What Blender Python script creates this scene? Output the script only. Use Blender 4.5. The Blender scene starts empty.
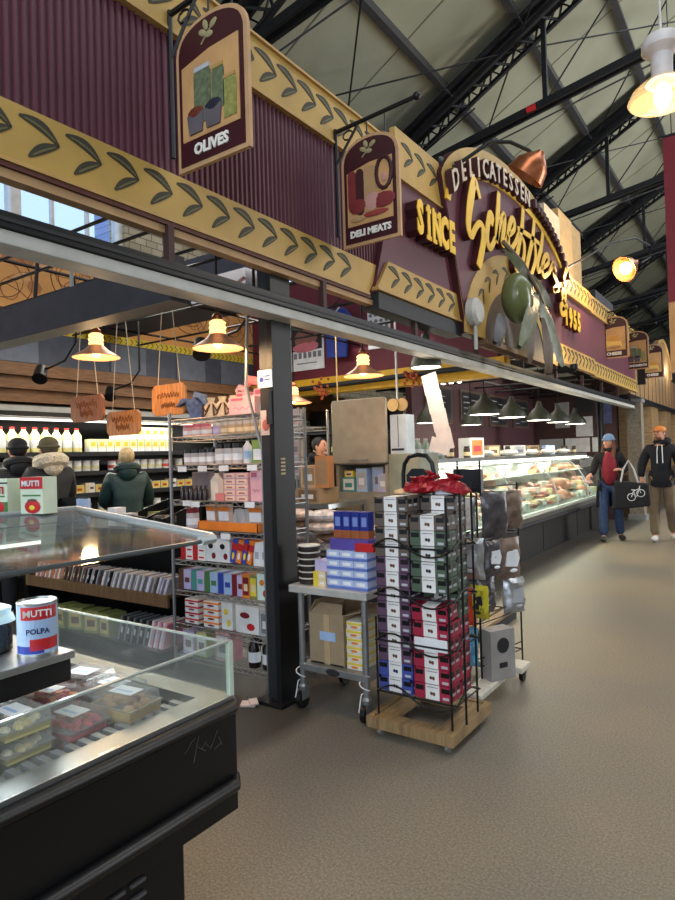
import bpy, math, random
from mathutils import Vector, Matrix
random.seed(7)
PI = math.pi
scene = bpy.context.scene
COL = scene.collection

def lin(c):
    return tuple(((v/255)/12.92 if v/255 <= .04045 else ((v/255+.055)/1.055)**2.4) for v in c[:3])

# ------------------------------------------------------------------ camera
def camera():
    f, y, p, r = 628.37, .6077, .01253, -.02984
    F = Vector((-math.sin(y)*math.cos(p), math.cos(y)*math.cos(p), math.sin(p)))
    R0 = F.cross(Vector((0, 0, 1))).normalized(); U0 = R0.cross(F)
    R = R0*math.cos(r)+U0*math.sin(r); U = -R0*math.sin(r)+U0*math.cos(r)
    cd = bpy.data.cameras.new('camera'); cd.sensor_fit = 'VERTICAL'; cd.sensor_height = 36
    cd.lens = f/900*36; cd.clip_start = .05; cd.clip_end = 200
    c = bpy.data.objects.new('camera', cd); COL.objects.link(c)
    m = Matrix((R, U, -F)).transposed().to_4x4(); m.translation = (0, 0, 1.45)
    c.matrix_world = m; scene.camera = c
camera()

# ------------------------------------------------------------------ world, light, exposure
W = bpy.data.worlds.new('world'); scene.world = W; W.use_nodes = True
bg = W.node_tree.nodes['Background']; bg.inputs[0].default_value = (.62, .78, 1, 1); bg.inputs[1].default_value = 1.6
vs = scene.view_settings
vs.view_transform = 'Standard'; vs.look = 'None'; vs.gamma = 1; vs.exposure = 0.0; vs.use_curve_mapping = False

def area(name, loc, size, power, color, rot=(0, 0, 0), sy=None):
    l = bpy.data.lights.new(name, 'AREA'); l.energy = power; l.color = color; l.size = size
    if sy: l.shape = 'RECTANGLE'; l.size_y = sy
    o = bpy.data.objects.new(name, l); o.location = loc; o.rotation_euler = rot; COL.objects.link(o); return o
def point(name, loc, power, color, r=.04):
    l = bpy.data.lights.new(name, 'POINT'); l.energy = power; l.color = color; l.shadow_soft_size = r
    o = bpy.data.objects.new(name, l); o.location = loc; COL.objects.link(o); return o
# daylight through the long roof lantern over the aisle
area('lantern_daylight', (2.0, 9, 10.6), 3.0, 640, (1, .96, .9), (0, 0, 0), 26)
# unseen soft fill from the open hall end behind the camera (end light)
# fill added on the right, tilted up to brighten the roof
area('right_fill_light', (7.2, 14, 5.9), 34, 3900, (.96, .98, 1), (0, math.radians(116), 0), 1.6)
area('end_fill_light', (2.0, -5.5, 4.2), 6, 260, (.95, .97, 1), (math.radians(80), 0, math.radians(8)), 4)

# ------------------------------------------------------------------ materials
MATS = {}
def M(name, rgb, rough=.6, metal=0., var=.12, scale=9., bump=0., emit=0., alpha=None, spec=.4, ecol=None):
    if name in MATS: return MATS[name]
    m = bpy.data.materials.new(name); m.use_nodes = True; MATS[name] = m
    nt = m.node_tree; b = nt.nodes['Principled BSDF']
    c = lin(rgb)
    b.inputs['Roughness'].default_value = rough; b.inputs['Metallic'].default_value = metal
    b.inputs['Specular IOR Level'].default_value = spec
    tc = nt.nodes.new('ShaderNodeTexCoord'); n = nt.nodes.new('ShaderNodeTexNoise')
    n.inputs['Scale'].default_value = scale; n.inputs['Detail'].default_value = 4
    nt.links.new(tc.outputs['Object'], n.inputs['Vector'])
    r = nt.nodes.new('ShaderNodeValToRGB')
    r.color_ramp.elements[0].position = .3; r.color_ramp.elements[1].position = .7
    r.color_ramp.elements[0].color = (*[v*(1-var) for v in c], 1)
    r.color_ramp.elements[1].color = (*[min(1, v*(1+var)) for v in c], 1)
    nt.links.new(n.outputs['Fac'], r.inputs['Fac']); nt.links.new(r.outputs['Color'], b.inputs['Base Color'])
    if bump:
        bp = nt.nodes.new('ShaderNodeBump'); bp.inputs['Strength'].default_value = bump; bp.inputs['Distance'].default_value = .02
        nt.links.new(n.outputs['Fac'], bp.inputs['Height']); nt.links.new(bp.outputs['Normal'], b.inputs['Normal'])
    if emit:
        b.inputs['Emission Color'].default_value = (*lin(ecol or rgb), 1); b.inputs['Emission Strength'].default_value = emit
    return m
def glass(name, tint=(235, 245, 240), f=1.35, haze=.06, hz=(200, 205, 205)):
    m = bpy.data.materials.new(name); m.use_nodes = True; MATS[name] = m
    nt = m.node_tree; nt.nodes.clear(); N = nt.nodes.new
    out = N('ShaderNodeOutputMaterial'); tr = N('ShaderNodeBsdfTransparent'); gl = N('ShaderNodeBsdfGlossy'); lw = N('ShaderNodeLayerWeight'); pw = N('ShaderNodeMath'); pw.operation = 'POWER'; pw.inputs[1].default_value = 4; fr = N('ShaderNodeMapRange')
    df = N('ShaderNodeBsdfDiffuse'); mx = N('ShaderNodeMixShader'); m2 = N('ShaderNodeMixShader')
    tr.inputs[0].default_value = (*lin(tint), 1); gl.inputs['Roughness'].default_value = .06; fr.inputs[3].default_value = .03*f; fr.inputs[4].default_value = .55; lw.inputs[0].default_value = .5
    df.inputs[0].default_value = (*lin(hz), 1)
    nz = N('ShaderNodeTexNoise'); nz.inputs['Scale'].default_value = 14; mr = N('ShaderNodeMapRange')
    mr.inputs[3].default_value = haze*.4; mr.inputs[4].default_value = haze*1.6
    L = nt.links.new
    L(lw.outputs['Facing'], pw.inputs[0]); L(pw.outputs[0], fr.inputs[0])
    L(nz.outputs['Fac'], mr.inputs[0]); L(mr.outputs[0], m2.inputs[0]); L(tr.outputs[0], m2.inputs[1]); L(df.outputs[0], m2.inputs[2])
    L(fr.outputs[0], mx.inputs[0]); L(m2.outputs[0], mx.inputs[1]); L(gl.outputs[0], mx.inputs[2]); L(mx.outputs[0], out.inputs[0])
    return m
GL = glass('clear_glass'); GLD = glass('dusty_glass', (240, 244, 242), 1.4, .07); GLC = glass('canopy_dusty_glass', (225, 232, 230), 1.4, .26); PLA = glass('clear_plastic', (248, 248, 248), 1.45, .20, (220, 220, 220))  # clear_plastic: whitish highlights are put into its haze colour
WINGL = glass('window_glass', (235, 243, 250), 1.3, .02)

def brickmat(name, c1, c2, mortar, sc, offx=0):
    m = bpy.data.materials.new(name); m.use_nodes = True; nt = m.node_tree; b = nt.nodes['Principled BSDF']
    tc = nt.nodes.new('ShaderNodeTexCoord'); mp = nt.nodes.new('ShaderNodeMapping'); br = nt.nodes.new('ShaderNodeTexBrick')
    mp.inputs['Rotation'].default_value = (0, PI/2, PI/2) if not offx else (PI/2, 0, 0)
    sx = nt.nodes.new('ShaderNodeSeparateXYZ'); cx = nt.nodes.new('ShaderNodeCombineXYZ')
    nt.links.new(tc.outputs['Object'], sx.inputs[0]); nt.links.new(sx.outputs['Y' if not offx else 'X'], cx.inputs[0]); nt.links.new(sx.outputs['Z'], cx.inputs[1])
    nt.links.new(cx.outputs[0], br.inputs['Vector'])
    br.inputs['Color1'].default_value = (*lin(c1), 1); br.inputs['Color2'].default_value = (*lin(c2), 1); br.inputs['Mortar'].default_value = (*lin(mortar), 1)
    br.inputs['Scale'].default_value = sc; br.inputs['Mortar Size'].default_value = .015; nt.links.new(br.outputs['Color'], b.inputs['Base Color'])
    b.inputs['Roughness'].default_value = .85; return m
BRICK = brickmat('buff_brick', (186, 172, 146), (160, 146, 120), (92, 84, 72), 2.6)
BRICKB = brickmat('blue_grey_brick', (140, 150, 190), (120, 130, 172), (170, 175, 200), 2.6)

def floormat():
    m = bpy.data.materials.new('ground_concrete'); m.use_nodes = True; nt = m.node_tree; b = nt.nodes['Principled BSDF']; L = nt.links.new; N = nt.nodes.new
    tc = N('ShaderNodeTexCoord'); big = N('ShaderNodeTexNoise'); big.inputs['Scale'].default_value = .55; big.inputs['Detail'].default_value = 5
    fine = N('ShaderNodeTexNoise'); fine.inputs['Scale'].default_value = 105; fine.inputs['Detail'].default_value = 2
    vor = N('ShaderNodeTexVoronoi'); vor.inputs['Scale'].default_value = 95
    for n in (big, fine, vor): L(tc.outputs['Object'], n.inputs['Vector'])
    r1 = N('ShaderNodeValToRGB'); e = r1.color_ramp.elements
    e[0].position = .35; e[0].color = (*lin((116, 111, 103)), 1); e[1].position = .62; e[1].color = (*lin((140, 127, 106)), 1)
    L(big.outputs['Fac'], r1.inputs[0])
    # darker grey worn strip along the stall front
    sx = N('ShaderNodeSeparateXYZ'); L(tc.outputs['Object'], sx.inputs[0])
    ad = N('ShaderNodeMath'); ad.operation = 'MULTIPLY_ADD'; L(big.outputs['Fac'], ad.inputs[0]); ad.inputs[1].default_value = .25; L(sx.outputs['X'], ad.inputs[2])
    mr = N('ShaderNodeMapRange'); L(ad.outputs[0], mr.inputs[0]); mr.inputs[1].default_value = -2.16; mr.inputs[2].default_value = -2.02
    mx = N('ShaderNodeMix'); mx.data_type = 'RGBA'; L(mr.outputs[0], mx.inputs[0]); mx.inputs[6].default_value = (*lin((70, 67, 62)), 1); L(r1.outputs[0], mx.inputs[7])
    r2 = N('ShaderNodeValToRGB'); e = r2.color_ramp.elements; e[0].position = .36; e[0].color = (.72, .72, .72, 1); e[1].position = .66; e[1].color = (1.2, 1.19, 1.16, 1)
    L(fine.outputs['Fac'], r2.inputs[0])
    mu = N('ShaderNodeMix'); mu.data_type = 'RGBA'; mu.blend_type = 'MULTIPLY'; mu.inputs[0].default_value = 1; L(mx.outputs[2], mu.inputs[6]); L(r2.outputs[0], mu.inputs[7])
    r3 = N('ShaderNodeValToRGB'); e = r3.color_ramp.elements; e[0].position = .05; e[0].color = (1.35, 1.32, 1.25, 1); e[1].position = .14; e[1].color = (1, 1, 1, 1)
    L(vor.outputs['Distance'], r3.inputs[0])
    m3 = N('ShaderNodeMix'); m3.data_type = 'RGBA'; m3.blend_type = 'MULTIPLY'; m3.inputs[0].default_value = .8; L(mu.outputs[2], m3.inputs[6]); L(r3.outputs[0], m3.inputs[7])
    L(m3.outputs[2], b.inputs['Base Color']); b.inputs['Roughness'].default_value = .42; b.inputs['Specular IOR Level'].default_value = .35
    rr = N('ShaderNodeMapRange'); L(big.outputs['Fac'], rr.inputs[0]); rr.inputs[3].default_value = .34; rr.inputs[4].default_value = .6; L(rr.outputs[0], b.inputs['Roughness'])
    return m
def woodmat(name, c, plank=None, axis='Z', rough=.55):
    m = bpy.data.materials.new(name); m.use_nodes = True; MATS[name] = m; nt = m.node_tree; b = nt.nodes['Principled BSDF']; L = nt.links.new; N = nt.nodes.new
    tc = N('ShaderNodeTexCoord'); mp = N('ShaderNodeMapping'); nz = N('ShaderNodeTexNoise'); mp.inputs['Scale'].default_value = (3, 3, 26) if axis == 'Z' else (26, 3, 3)
    L(tc.outputs['Object'], mp.inputs[0]); L(mp.outputs[0], nz.inputs['Vector']); nz.inputs['Scale'].default_value = 2.2; nz.inputs['Detail'].default_value = 6
    r = N('ShaderNodeValToRGB'); e = r.color_ramp.elements; e[0].position = .3; e[1].position = .7
    e[0].color = (*[v*.6 for v in lin(c)], 1); e[1].color = (*[min(1, v*1.2) for v in lin(c)], 1); L(nz.outputs['Fac'], r.inputs[0])
    L(r.outputs[0], b.inputs['Base Color']); b.inputs['Roughness'].default_value = rough; return m

BLACK = M('black_painted_steel', (22, 22, 24), .45, .2); DARK = M('dark_grey_steel', (44, 45, 48), .55, .2); CHAR = M('charcoal_panel', (62, 60, 66), .6)
BPLA = M('black_plastic', (11, 11, 13), .38); WHITE = M('white_paint', (225, 225, 222), .5); PAPER = M('white_paper', (228, 230, 232), .7)
GREYW = M('grey_white_paint', (172, 172, 166), .5); STEEL = M('brushed_steel', (170, 172, 172), .32, .9); CHROME = M('chrome_wire', (150, 150, 150), .42, .85)
GALV = M('galvanised_steel', (150, 150, 148), .45, .7)
GOLD = M('mustard_gold_paint', (174, 141, 72), .5, 0, .12, 3); GOLDL = M('bright_gold_paint', (236, 190, 62), .35, .1, .08); GEDGE = M('gold_edge', (176, 140, 80), .5)
BURG = M('burgundy_paint', (90, 46, 58), .5, 0, .1, 3); BURGD = M('dark_maroon', (58, 16, 22), .5); LEAF = M('dark_leaf_paint', (52, 48, 34), .6); LEAFL = M('leaf_vein_paint', (98, 92, 58), .6)
TAN = M('tan_painted_panel', (190, 146, 94), .6, 0, .18, 6); CREAM = M('cream_paint', (225, 205, 165), .6)
LSH = M('lamp_shade_copper', (200, 148, 116), .35, .5, .15); COPPER = M('copper', (178, 108, 72), .3, .85, .2); CARD = M('brown_cardboard', (160, 138, 108), .8); CARDD = M('dark_cardboard', (120, 96, 70), .8)
WOODP = woodmat('cornice_wood', (120, 82, 48)); WOODS = woodmat('sign_wood', (196, 128, 66), axis='X'); WOODD = woodmat('dark_sign_wood', (150, 84, 42), axis='X'); PALW = woodmat('pallet_wood', (150, 122, 84), axis='X')
WOODY = woodmat('shelf_wood', (112, 84, 54), axis='X')
RED = M('red', (190, 34, 38), .45); DRED = M('dark_red', (120, 18, 32), .5); BLUE = M('blue', (46, 66, 160), .45); NAVY = M('navy', (28, 36, 90), .5)
YEL = M('yellow', (226, 200, 60), .5); GRN = M('green', (70, 120, 62), .55); ORNG = M('orange', (226, 126, 40), .5); PINK = M('pink', (226, 150, 168), .55)
DPINK = M('deep_pink', (190, 96, 118), .5); LILAC = M('lilac', (186, 176, 214), .55); TEAL = M('teal', (74, 150, 140), .5); OLIVE = M('olive_green', (128, 132, 76), .5)
BROWN = M('brown', (96, 62, 44), .6); GREY = M('mid_grey', (120, 120, 122), .6); LGREY = M('light_grey', (176, 178, 182), .5); SKIN = M('skin', (206, 150, 124), .55, 0, .06)
PURP = M('plum', (88, 58, 82), .55); DGRN = M('deep_green', (62, 84, 66), .55); KHAKI = M('grey_brown', (112, 98, 86), .6); SKYB = M('sky_blue', (86, 160, 206), .45); LBLUE = M('light_blue', (160, 186, 220), .5)
GLOWW = M('lamp_glow_white', (255, 246, 225), .5, emit=9); GLOWO = M('lamp_glow_warm', (255, 190, 110), .5, emit=22)
TUBEL = M('tube_light', (250, 250, 235), .5, emit=2.5)

# ------------------------------------------------------------------ mesh builder
class MB:
    def __init__(s): s.v = []; s.f = []; s.m = []
    def add(s, vs, fs, m=0):
        o = len(s.v); s.v += [tuple(v) for v in vs]; s.f += [tuple(i+o for i in f) for f in fs]; s.m += [m]*len(fs); return s
    def xf(s, mat, start=0):
        for i in range(start, len(s.v)): s.v[i] = tuple(mat @ Vector(s.v[i]))
        return s
    def bb(s, x0, y0, z0, x1, y1, z1, m=0):
        return s.add([(x0, y0, z0), (x1, y0, z0), (x1, y1, z0), (x0, y1, z0), (x0, y0, z1), (x1, y0, z1), (x1, y1, z1), (x0, y1, z1)],
                     [(0, 3, 2, 1), (4, 5, 6, 7), (0, 1, 5, 4), (1, 2, 6, 5), (2, 3, 7, 6), (3, 0, 4, 7)], m)
    def box(s, c, sz, m=0, rz=0, rx=0, ry=0):
        n = len(s.v); x, y, z = [a/2 for a in sz]; s.bb(-x, -y, -z, x, y, z, m)
        return s.xf(Matrix.Translation(c) @ Matrix.Rotation(rz, 4, 'Z') @ Matrix.Rotation(ry, 4, 'Y') @ Matrix.Rotation(rx, 4, 'X'), n)
    def cyl(s, p0, p1, r0, r1=None, n=8, m=0):
        return s.tube([p0, p1], [r0, r0 if r1 is None else r1], n, m)
    def tube(s, pts, r, n=8, m=0, closed=False):
        pts = [Vector(p) for p in pts]; k = len(pts); r = r if isinstance(r, (list, tuple)) else [r]*k
        vs = []; fs = []; prev = None
        for i, p in enumerate(pts):
            if closed: d = pts[(i+1) % k]-pts[i-1]
            else: d = pts[min(i+1, k-1)]-pts[max(i-1, 0)]
            d.normalize()
            if prev is None: a = d.orthogonal().normalized()
            else: a = (prev-d*prev.dot(d)); a = a.normalized() if a.length > 1e-6 else d.orthogonal().normalized()
            prev = a; b = d.cross(a)
            vs += [p+(a*math.cos(2*PI*j/n)+b*math.sin(2*PI*j/n))*r[i] for j in range(n)]
        for i in range(k if closed else k-1):
            i2 = (i+1) % k
            for j in range(n): j2 = (j+1) % n; fs.append((i*n+j, i*n+j2, i2*n+j2, i2*n+j))
        if not closed: fs += [tuple(range(n))[::-1], tuple(range((k-1)*n, k*n))]
        return s.add(vs, fs, m)
    def lathe(s, prof, c=(0, 0, 0), n=16, m=0, mat=None):
        st = len(s.v); vs = []; fs = []
        for r, z in prof: vs += [(r*math.cos(2*PI*j/n), r*math.sin(2*PI*j/n), z) for j in range(n)]
        for i in range(len(prof)-1):
            for j in range(n): j2 = (j+1) % n; fs.append((i*n+j, i*n+j2, (i+1)*n+j2, (i+1)*n+j))
        if prof[0][0] > 1e-5: fs.append(tuple(range(n))[::-1])
        if prof[-1][0] > 1e-5: fs.append(tuple(range((len(prof)-1)*n, len(prof)*n)))
        s.add(vs, fs, m); return s.xf(Matrix.Translation(c) @ (mat or Matrix.Identity(4)), st)
    def prism(s, poly, a, b, plane='yz', m=0, mside=None):
        def P(u, w, d): return (d, u, w) if plane == 'yz' else (u, d, w) if plane == 'xz' else (u, w, d)
        n = len(poly); s.add([P(u, w, a) for u, w in poly]+[P(u, w, b) for u, w in poly], [tuple(range(n))[::-1], tuple(range(n, 2*n))], m)
        o = len(s.v)-2*n
        for i in range(n): j = (i+1) % n; s.f.append((o+i, o+j, o+n+j, o+n+i)); s.m.append(m if mside is None else mside)
        return s
    def strip(s, A, B, a, b, plane='yz', m=0, mside=None):   # ribbon between two polylines, thick from a to b
        def P(u, w, d): return (d, u, w) if plane == 'yz' else (u, d, w) if plane == 'xz' else (u, w, d)
        n = len(A); ms = m if mside is None else mside
        s.add([P(*p, a) for p in A]+[P(*p, a) for p in B]+[P(*p, b) for p in A]+[P(*p, b) for p in B], [])
        o = len(s.v)-4*n
        for i in range(n-1):
            for f, mm in (((i, i+1, n+i+1, n+i), m), ((2*n+i, 3*n+i, 3*n+i+1, 2*n+i+1), m), ((i, 2*n+i, 2*n+i+1, i+1), ms), ((n+i, n+i+1, 3*n+i+1, 3*n+i), ms)):
                s.f.append(tuple(o+q for q in f)); s.m.append(mm)
        for i in (0, n-1): s.f.append((o+i, o+n+i, o+3*n+i, o+2*n+i)); s.m.append(ms)
        return s
    def ball(s, c, r, n=10, k=6, m=0, rot=None):
        r = r if isinstance(r, (list, tuple)) else (r, r, r)
        st = len(s.v); s.lathe([(max(math.sin(PI*i/k), 0), -math.cos(PI*i/k)) for i in range(k+1)], (0, 0, 0), n, m)
        mt = Matrix.Translation(c) @ (rot or Matrix.Identity(4)) @ Matrix.Diagonal((*r, 1)); return s.xf(mt, st)
    def text(s, txt, size, o, u, w, depth=.002, m=0, bold=0., align='CENTER', sx=1.):
        cu = bpy.data.curves.new('t', 'FONT'); cu.body = txt; cu.size = size; cu.extrude = depth; cu.offset = bold; cu.align_x = align; cu.align_y = 'CENTER'; cu.resolution_u = 2
        ob = bpy.data.objects.new('t', cu); COL.objects.link(ob); dg = bpy.context.evaluated_depsgraph_get(); me = bpy.data.meshes.new_from_object(ob.evaluated_get(dg))
        u = Vector(u).normalized(); w = Vector(w).normalized(); nrm = u.cross(w); o = Vector(o)
        s.add([o+u*v.co.x*sx+w*v.co.y+nrm*v.co.z for v in me.vertices], [tuple(p.vertices) for p in me.polygons], m)
        bpy.data.objects.remove(ob); bpy.data.curves.remove(cu); bpy.data.meshes.remove(me); return s
    def build(s, name, mats, parent=None, smooth=False, bevel=0., org=None, label=None):
        mats = mats if isinstance(mats, (list, tuple)) else [mats]
        if parent is not None: og = ORG[parent.name]
        elif org is not None: og = Vector(org)
        else:
            xs, ys, zs = zip(*s.v); og = Vector(((min(xs)+max(xs))/2, (min(ys)+max(ys))/2, min(zs)))
        me = bpy.data.meshes.new(name); me.from_pydata([tuple(Vector(v)-og) for v in s.v], [], s.f)
        for mt in mats: me.materials.append(mt)
        me.polygons.foreach_set('material_index', s.m)
        if smooth: me.polygons.foreach_set('use_smooth', [True]*len(s.f)); me.update(); me.set_sharp_from_angle(angle=.7)
        me.update(); o = bpy.data.objects.new(name, me); COL.objects.link(o); ORG[o.name] = og
        if parent is not None: o.parent = parent
        else: o.location = og
        if bevel: b = o.modifiers.new('bevel', 'BEVEL'); b.width = bevel; b.segments = 2; b.limit_method = 'ANGLE'
        if label: o['label'] = label
        return o
ORG = {}
def box1(x0, y0, z0, x1, y1, z1): return MB().bb(x0, y0, z0, x1, y1, z1)
def tag(o, label, cat, group=None):
    o['label'] = label; o['category'] = cat
    if group: o['group'] = group
    return o
def thing(name, label, cat, loc=(0, 0, 0), group=None):
    o = bpy.data.objects.new(name, None); COL.objects.link(o); o.location = loc; ORG[o.name] = Vector(loc); o.empty_display_size = .1
    return tag(o, label, cat, group)
def struct(o): o['kind'] = 'structure'; return o
def kids(o): return [c for c in COL.objects if c.parent == o]
KC = {}
def copy_tree(o):
    if o.name not in KC: KC[o.name] = [(c, [g for g in COL.objects if g.parent == c]) for c in COL.objects if c.parent == o]
    r = o.copy(); COL.objects.link(r)
    for c, gs in KC[o.name]:
        d = c.copy(); COL.objects.link(d); d.parent = r
        for g in gs: h = g.copy(); COL.objects.link(h); h.parent = d
    return r
USED = set()
def put(proto, loc, rz=0, label=None, group=None, tilt=None, sc=None):
    o = copy_tree(proto) if proto.name in USED else proto
    USED.add(proto.name); o.location = loc; o.rotation_euler = (tilt[0], tilt[1], rz) if tilt else (0, 0, rz)
    if sc: o.scale = sc if isinstance(sc, tuple) else (sc, sc, sc)
    if label: o['label'] = label
    if group: o['group'] = group
    return o
ORD = 'first second third fourth fifth sixth seventh eighth ninth tenth eleventh twelfth thirteenth fourteenth fifteenth sixteenth seventeenth eighteenth nineteenth twentieth'.split()
def o_(i): return ORD[i] if i < 20 else ORD[19]
LAB = {}

# ================================================================== STRUCTURE
o = struct(MB().bb(-9, -6, -.1, 9, 45, 0).build('floor', floormat(), org=(0, 0, 0)))
# left brick outer wall with clerestory windows
wl = MB()
XW = -7.2
wl.bb(XW-.35, -6, 0, XW, 45, 3.55); wl.bb(XW-.35, -6, 4.98, XW, 45, 6.4)
ows = [(1.0, 5.42), (8.3, 11.2), (13, 16)]
prev = -6
for a, b in ows: wl.bb(XW-.35, prev, 3.55, XW, a, 4.98); prev = b
wl.bb(XW-.35, prev, 3.55, XW, 45, 4.98)
struct(wl.build('wall_left', BRICK, org=(0, 0, 0)))
for i, (a, b) in enumerate(ows):
    fr = MB(); fr.bb(XW-.2, a, 3.55, XW-.08, b, 3.63); fr.bb(XW-.2, a, 4.86, XW-.08, b, 4.98)
    n = max(1, round((b-a)/1.45)); w = (b-a)/n
    for k in range(n+1): fr.bb(XW-.22, a+k*w-.06 if k else a, 3.63, XW-.06, a+k*w+.06 if k < n else b, 4.86)
    for k in range(n):
        for j in (1, 2): y = a+k*w+j*w/3; fr.bb(XW-.17, y-.018, 3.63, XW-.11, y+.018, 4.86)
        fr.bb(XW-.165, a+k*w, 4.28, XW-.115, a+(k+1)*w, 4.31)
    wf = struct(fr.build('window_%d' % (i+1), M('window_frame_paint', (226, 220, 214), .5), org=(0, 0, 0)))
    MB().bb(XW-.145, a, 3.6, XW-.139, b, 4.9).build('window_pane', WINGL, wf)
# neighbouring brick building seen through the pane
tag(MB().bb(-15.0, 10.3, 0, -13.5, 16.5, 8.6).build('neighbouring_building', BRICKB), 'blue-grey brick building outside, seen through the clerestory window', 'building')
# far wall and end wall
struct(MB().bb(-9, 44, 0, 9, 44.3, 12).build('wall_back', M('far_wall', (92, 92, 88)), org=(0, 0, 0)))
struct(MB().bb(7.5, -6, 0, 7.8, 45, 7).build('wall_right', M('right_wall', (120, 112, 100)), org=(0, 0, 0)))
# roof: left slope, lantern gap, right slope
CE = M('roof_boarding', (156, 156, 134), .8, 0, .1, 1.2)
def RZ(x): return 6.0+.55*(x+7.5)
roof = MB()
roof.prism([(-7.6, RZ(-7.6)), (.5, RZ(.5)), (.5, RZ(.5)+.15), (-7.6, RZ(-7.6)+.15)], -6, 45, 'xz')
roof.prism([(3.5, RZ(.5)), (8, RZ(.5)-.55*4.5), (8, RZ(.5)-.55*4.5+.15), (3.5, RZ(.5)+.15)], -6, 45, 'xz')
struct(roof.build('ceiling', CE, org=(0, 0, 0)))
bats = MB()
for k in range(30):
    y = -1+k*1.57
    bats.prism([(-7.5, RZ(-7.5)-.012), (.5, RZ(.5)-.012), (.5, RZ(.5)), (-7.5, RZ(-7.5))], y, y+.02, 'xz')
struct(bats.build('trim_1', M('roof_seam', (120, 120, 102), .8), org=(0, 0, 0)))
TR = M('truss_black', (26, 26, 29), .5, .2, .2); TRL = M('truss_grey', (70, 70, 72), .5)
for i, x in enumerate((-5.9, -4.35, -3.1, -1.95, -.7)):
    pu = MB(); z = RZ(x)-.14; pu.bb(x-.03, -6, z-.05, x+.03, 44, z+.1); pu.bb(x-.055, -6, z-.065, x+.055, 44, z-.05)
    tag(pu.build('roof_purlin', TRL), 'long black roof purlin, %s from the left wall' % o_(i), 'roof purlin', 'roof purlins')
TRY = [1.2, 5.7, 9.9, 14.4, 19.0, 23.6, 28.2, 32.8]
def truss(y, i):
    t = thing('roof_truss', ('black lattice roof truss, %s one counted away from the viewer' % o_(i)), 'roof truss', (-7.2, y, RZ(-7.2)-.9), 'lattice roof trusses')
    c = MB(); D = .26
    X0, X1 = -7.15, .5
    c.prism([(X0, RZ(X0)-.22), (X1, RZ(X1)-.22), (X1, RZ(X1)-.19), (X0, RZ(X0)-.19)], y-.22, y+.22, 'xz')
    c.prism([(X0, RZ(X0)-.26-D*.9), (X1, RZ(X1)-.26-D*.9), (X1, RZ(X1)-.26), (X0, RZ(X0)-.26)], y-.012, y+.012, 'xz')
    c.build('top_chord', TR, t)
    b = MB()
    for dy in (-.2, .2):
        b.prism([(X0, RZ(X0)-.28-D), (X1, RZ(X1)-.28-D), (X1, RZ(X1)-.22-D), (X0, RZ(X0)-.22-D)], y+dy-.035, y+dy+.035, 'xz')
    b.build('lower_chord', TR, t)
    z = MB(); n = 40
    for k in range(n):
        xa = X0+(X1-X0)*k/n; xb = X0+(X1-X0)*(k+1)/n
        ya, yb = (-.2, .2) if k % 2 else (.2, -.2)
        z.cyl((xa, y+ya, RZ(xa)-.25-D), (xb, y+yb, RZ(xb)-.25-D), .022, n=4)
        z.cyl((xa, y+.18, RZ(xa)-.25-(D if k % 2 else 0)), (xb, y+.18, RZ(xb)-.25-(0 if k % 2 else D)), .016, n=4)
    z.build('lattice', TR, t)
    tz = lambda x: 6.75+.17*(x+3.0) if i % 2 == 0 else 6.72+.15*(x+3.0)
    tie = MB()
    for dy in (-.07, .07): tie.prism([(-7.1, tz(-7.1)), (2, tz(2)), (2, tz(2)+.11), (-7.1, tz(-7.1)+.11)], y+dy-.025, y+dy+.025, 'xz')
    tie.build('tie_beam', TR, t)
    cl = MB(); cl.cyl((-7.1, y+.22, tz(-7.1)-.02), (2, y+.22, tz(2)-.02), .014, n=6); cl.build('conduit', TRL, t)
    for x in (-5.5, -2.75, -.6): MB().bb(x-.035, y-.035, tz(x)+.1, x+.035, y+.035, RZ(x)-.3).build('strut', TR, t)
    for xa, xb in ((-5.5, -3.9), (-2.75, -1.4)): MB().cyl((xa, y, tz(xa)+.1), (xb, y, RZ(xb)-.8), .014, n=5).build('tie_rod', TR, t)
for i, y in enumerate(TRY): truss(y, i)
k = 0
for i in range(len(TRY)-1):
    t = thing('roof_bracing', 'thin crossed bracing cables in the %s roof bay from the viewer' % o_(i), 'bracing', (-3.3, TRY[i], 8), 'roof bracing')
    for (xa, xb) in ((-6.8, -3.2), (-3.2, -6.8), (-3.2, .2), (.2, -3.2)):
        w = MB(); w.cyl((xa, TRY[i], RZ(xa)-.5), (xb, TRY[i+1], RZ(xb)-.5), .014, n=5)
        w.build('cable', TR, t)
# sprinkler-like red coupling on the tie
tag(MB().cyl((-3.02, 9.81, 6.80), (-2.88, 9.81, 6.82), .05, n=10).build('pipe_coupling', RED, smooth=True), 'small red coupling clamped on the roof tie beam', 'pipe coupling')

# ================================================================== STALL FRONT: rail, posts, fascia
r = thing('stall_rail', 'long black stall front rail with pale grey lower lip', 'rail', (-2.35, 6.4, 2.28))
MB().bb(-2.43, -1.2, 2.335, -2.30, 13.95, 2.40).build('black_beam', BLACK, r, bevel=.004)
MB().bb(-2.44, -1.2, 2.278, -2.31, 13.95, 2.333).build('pale_lip', GREYW, r, bevel=.004)
MB().bb(-2.315, -1.2, 2.36, -2.295, 13.95, 2.375).build('front_groove', DARK, r)
for i, y in enumerate((.77, 2.02, 3.27, 4.52, 5.79, 7.15, 8.5, 9.9, 11.2, 12.5, 13.7)):
    tag(MB().bb(-2.375, y-.018, 2.40, -2.335, y+.018, 2.585).build('hanger_rod', M('rod_brown', (60, 34, 32))), 'short dark hanger rod between rail and fascia, %s from the near end' % o_(i), 'rod', 'fascia hanger rods')

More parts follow.
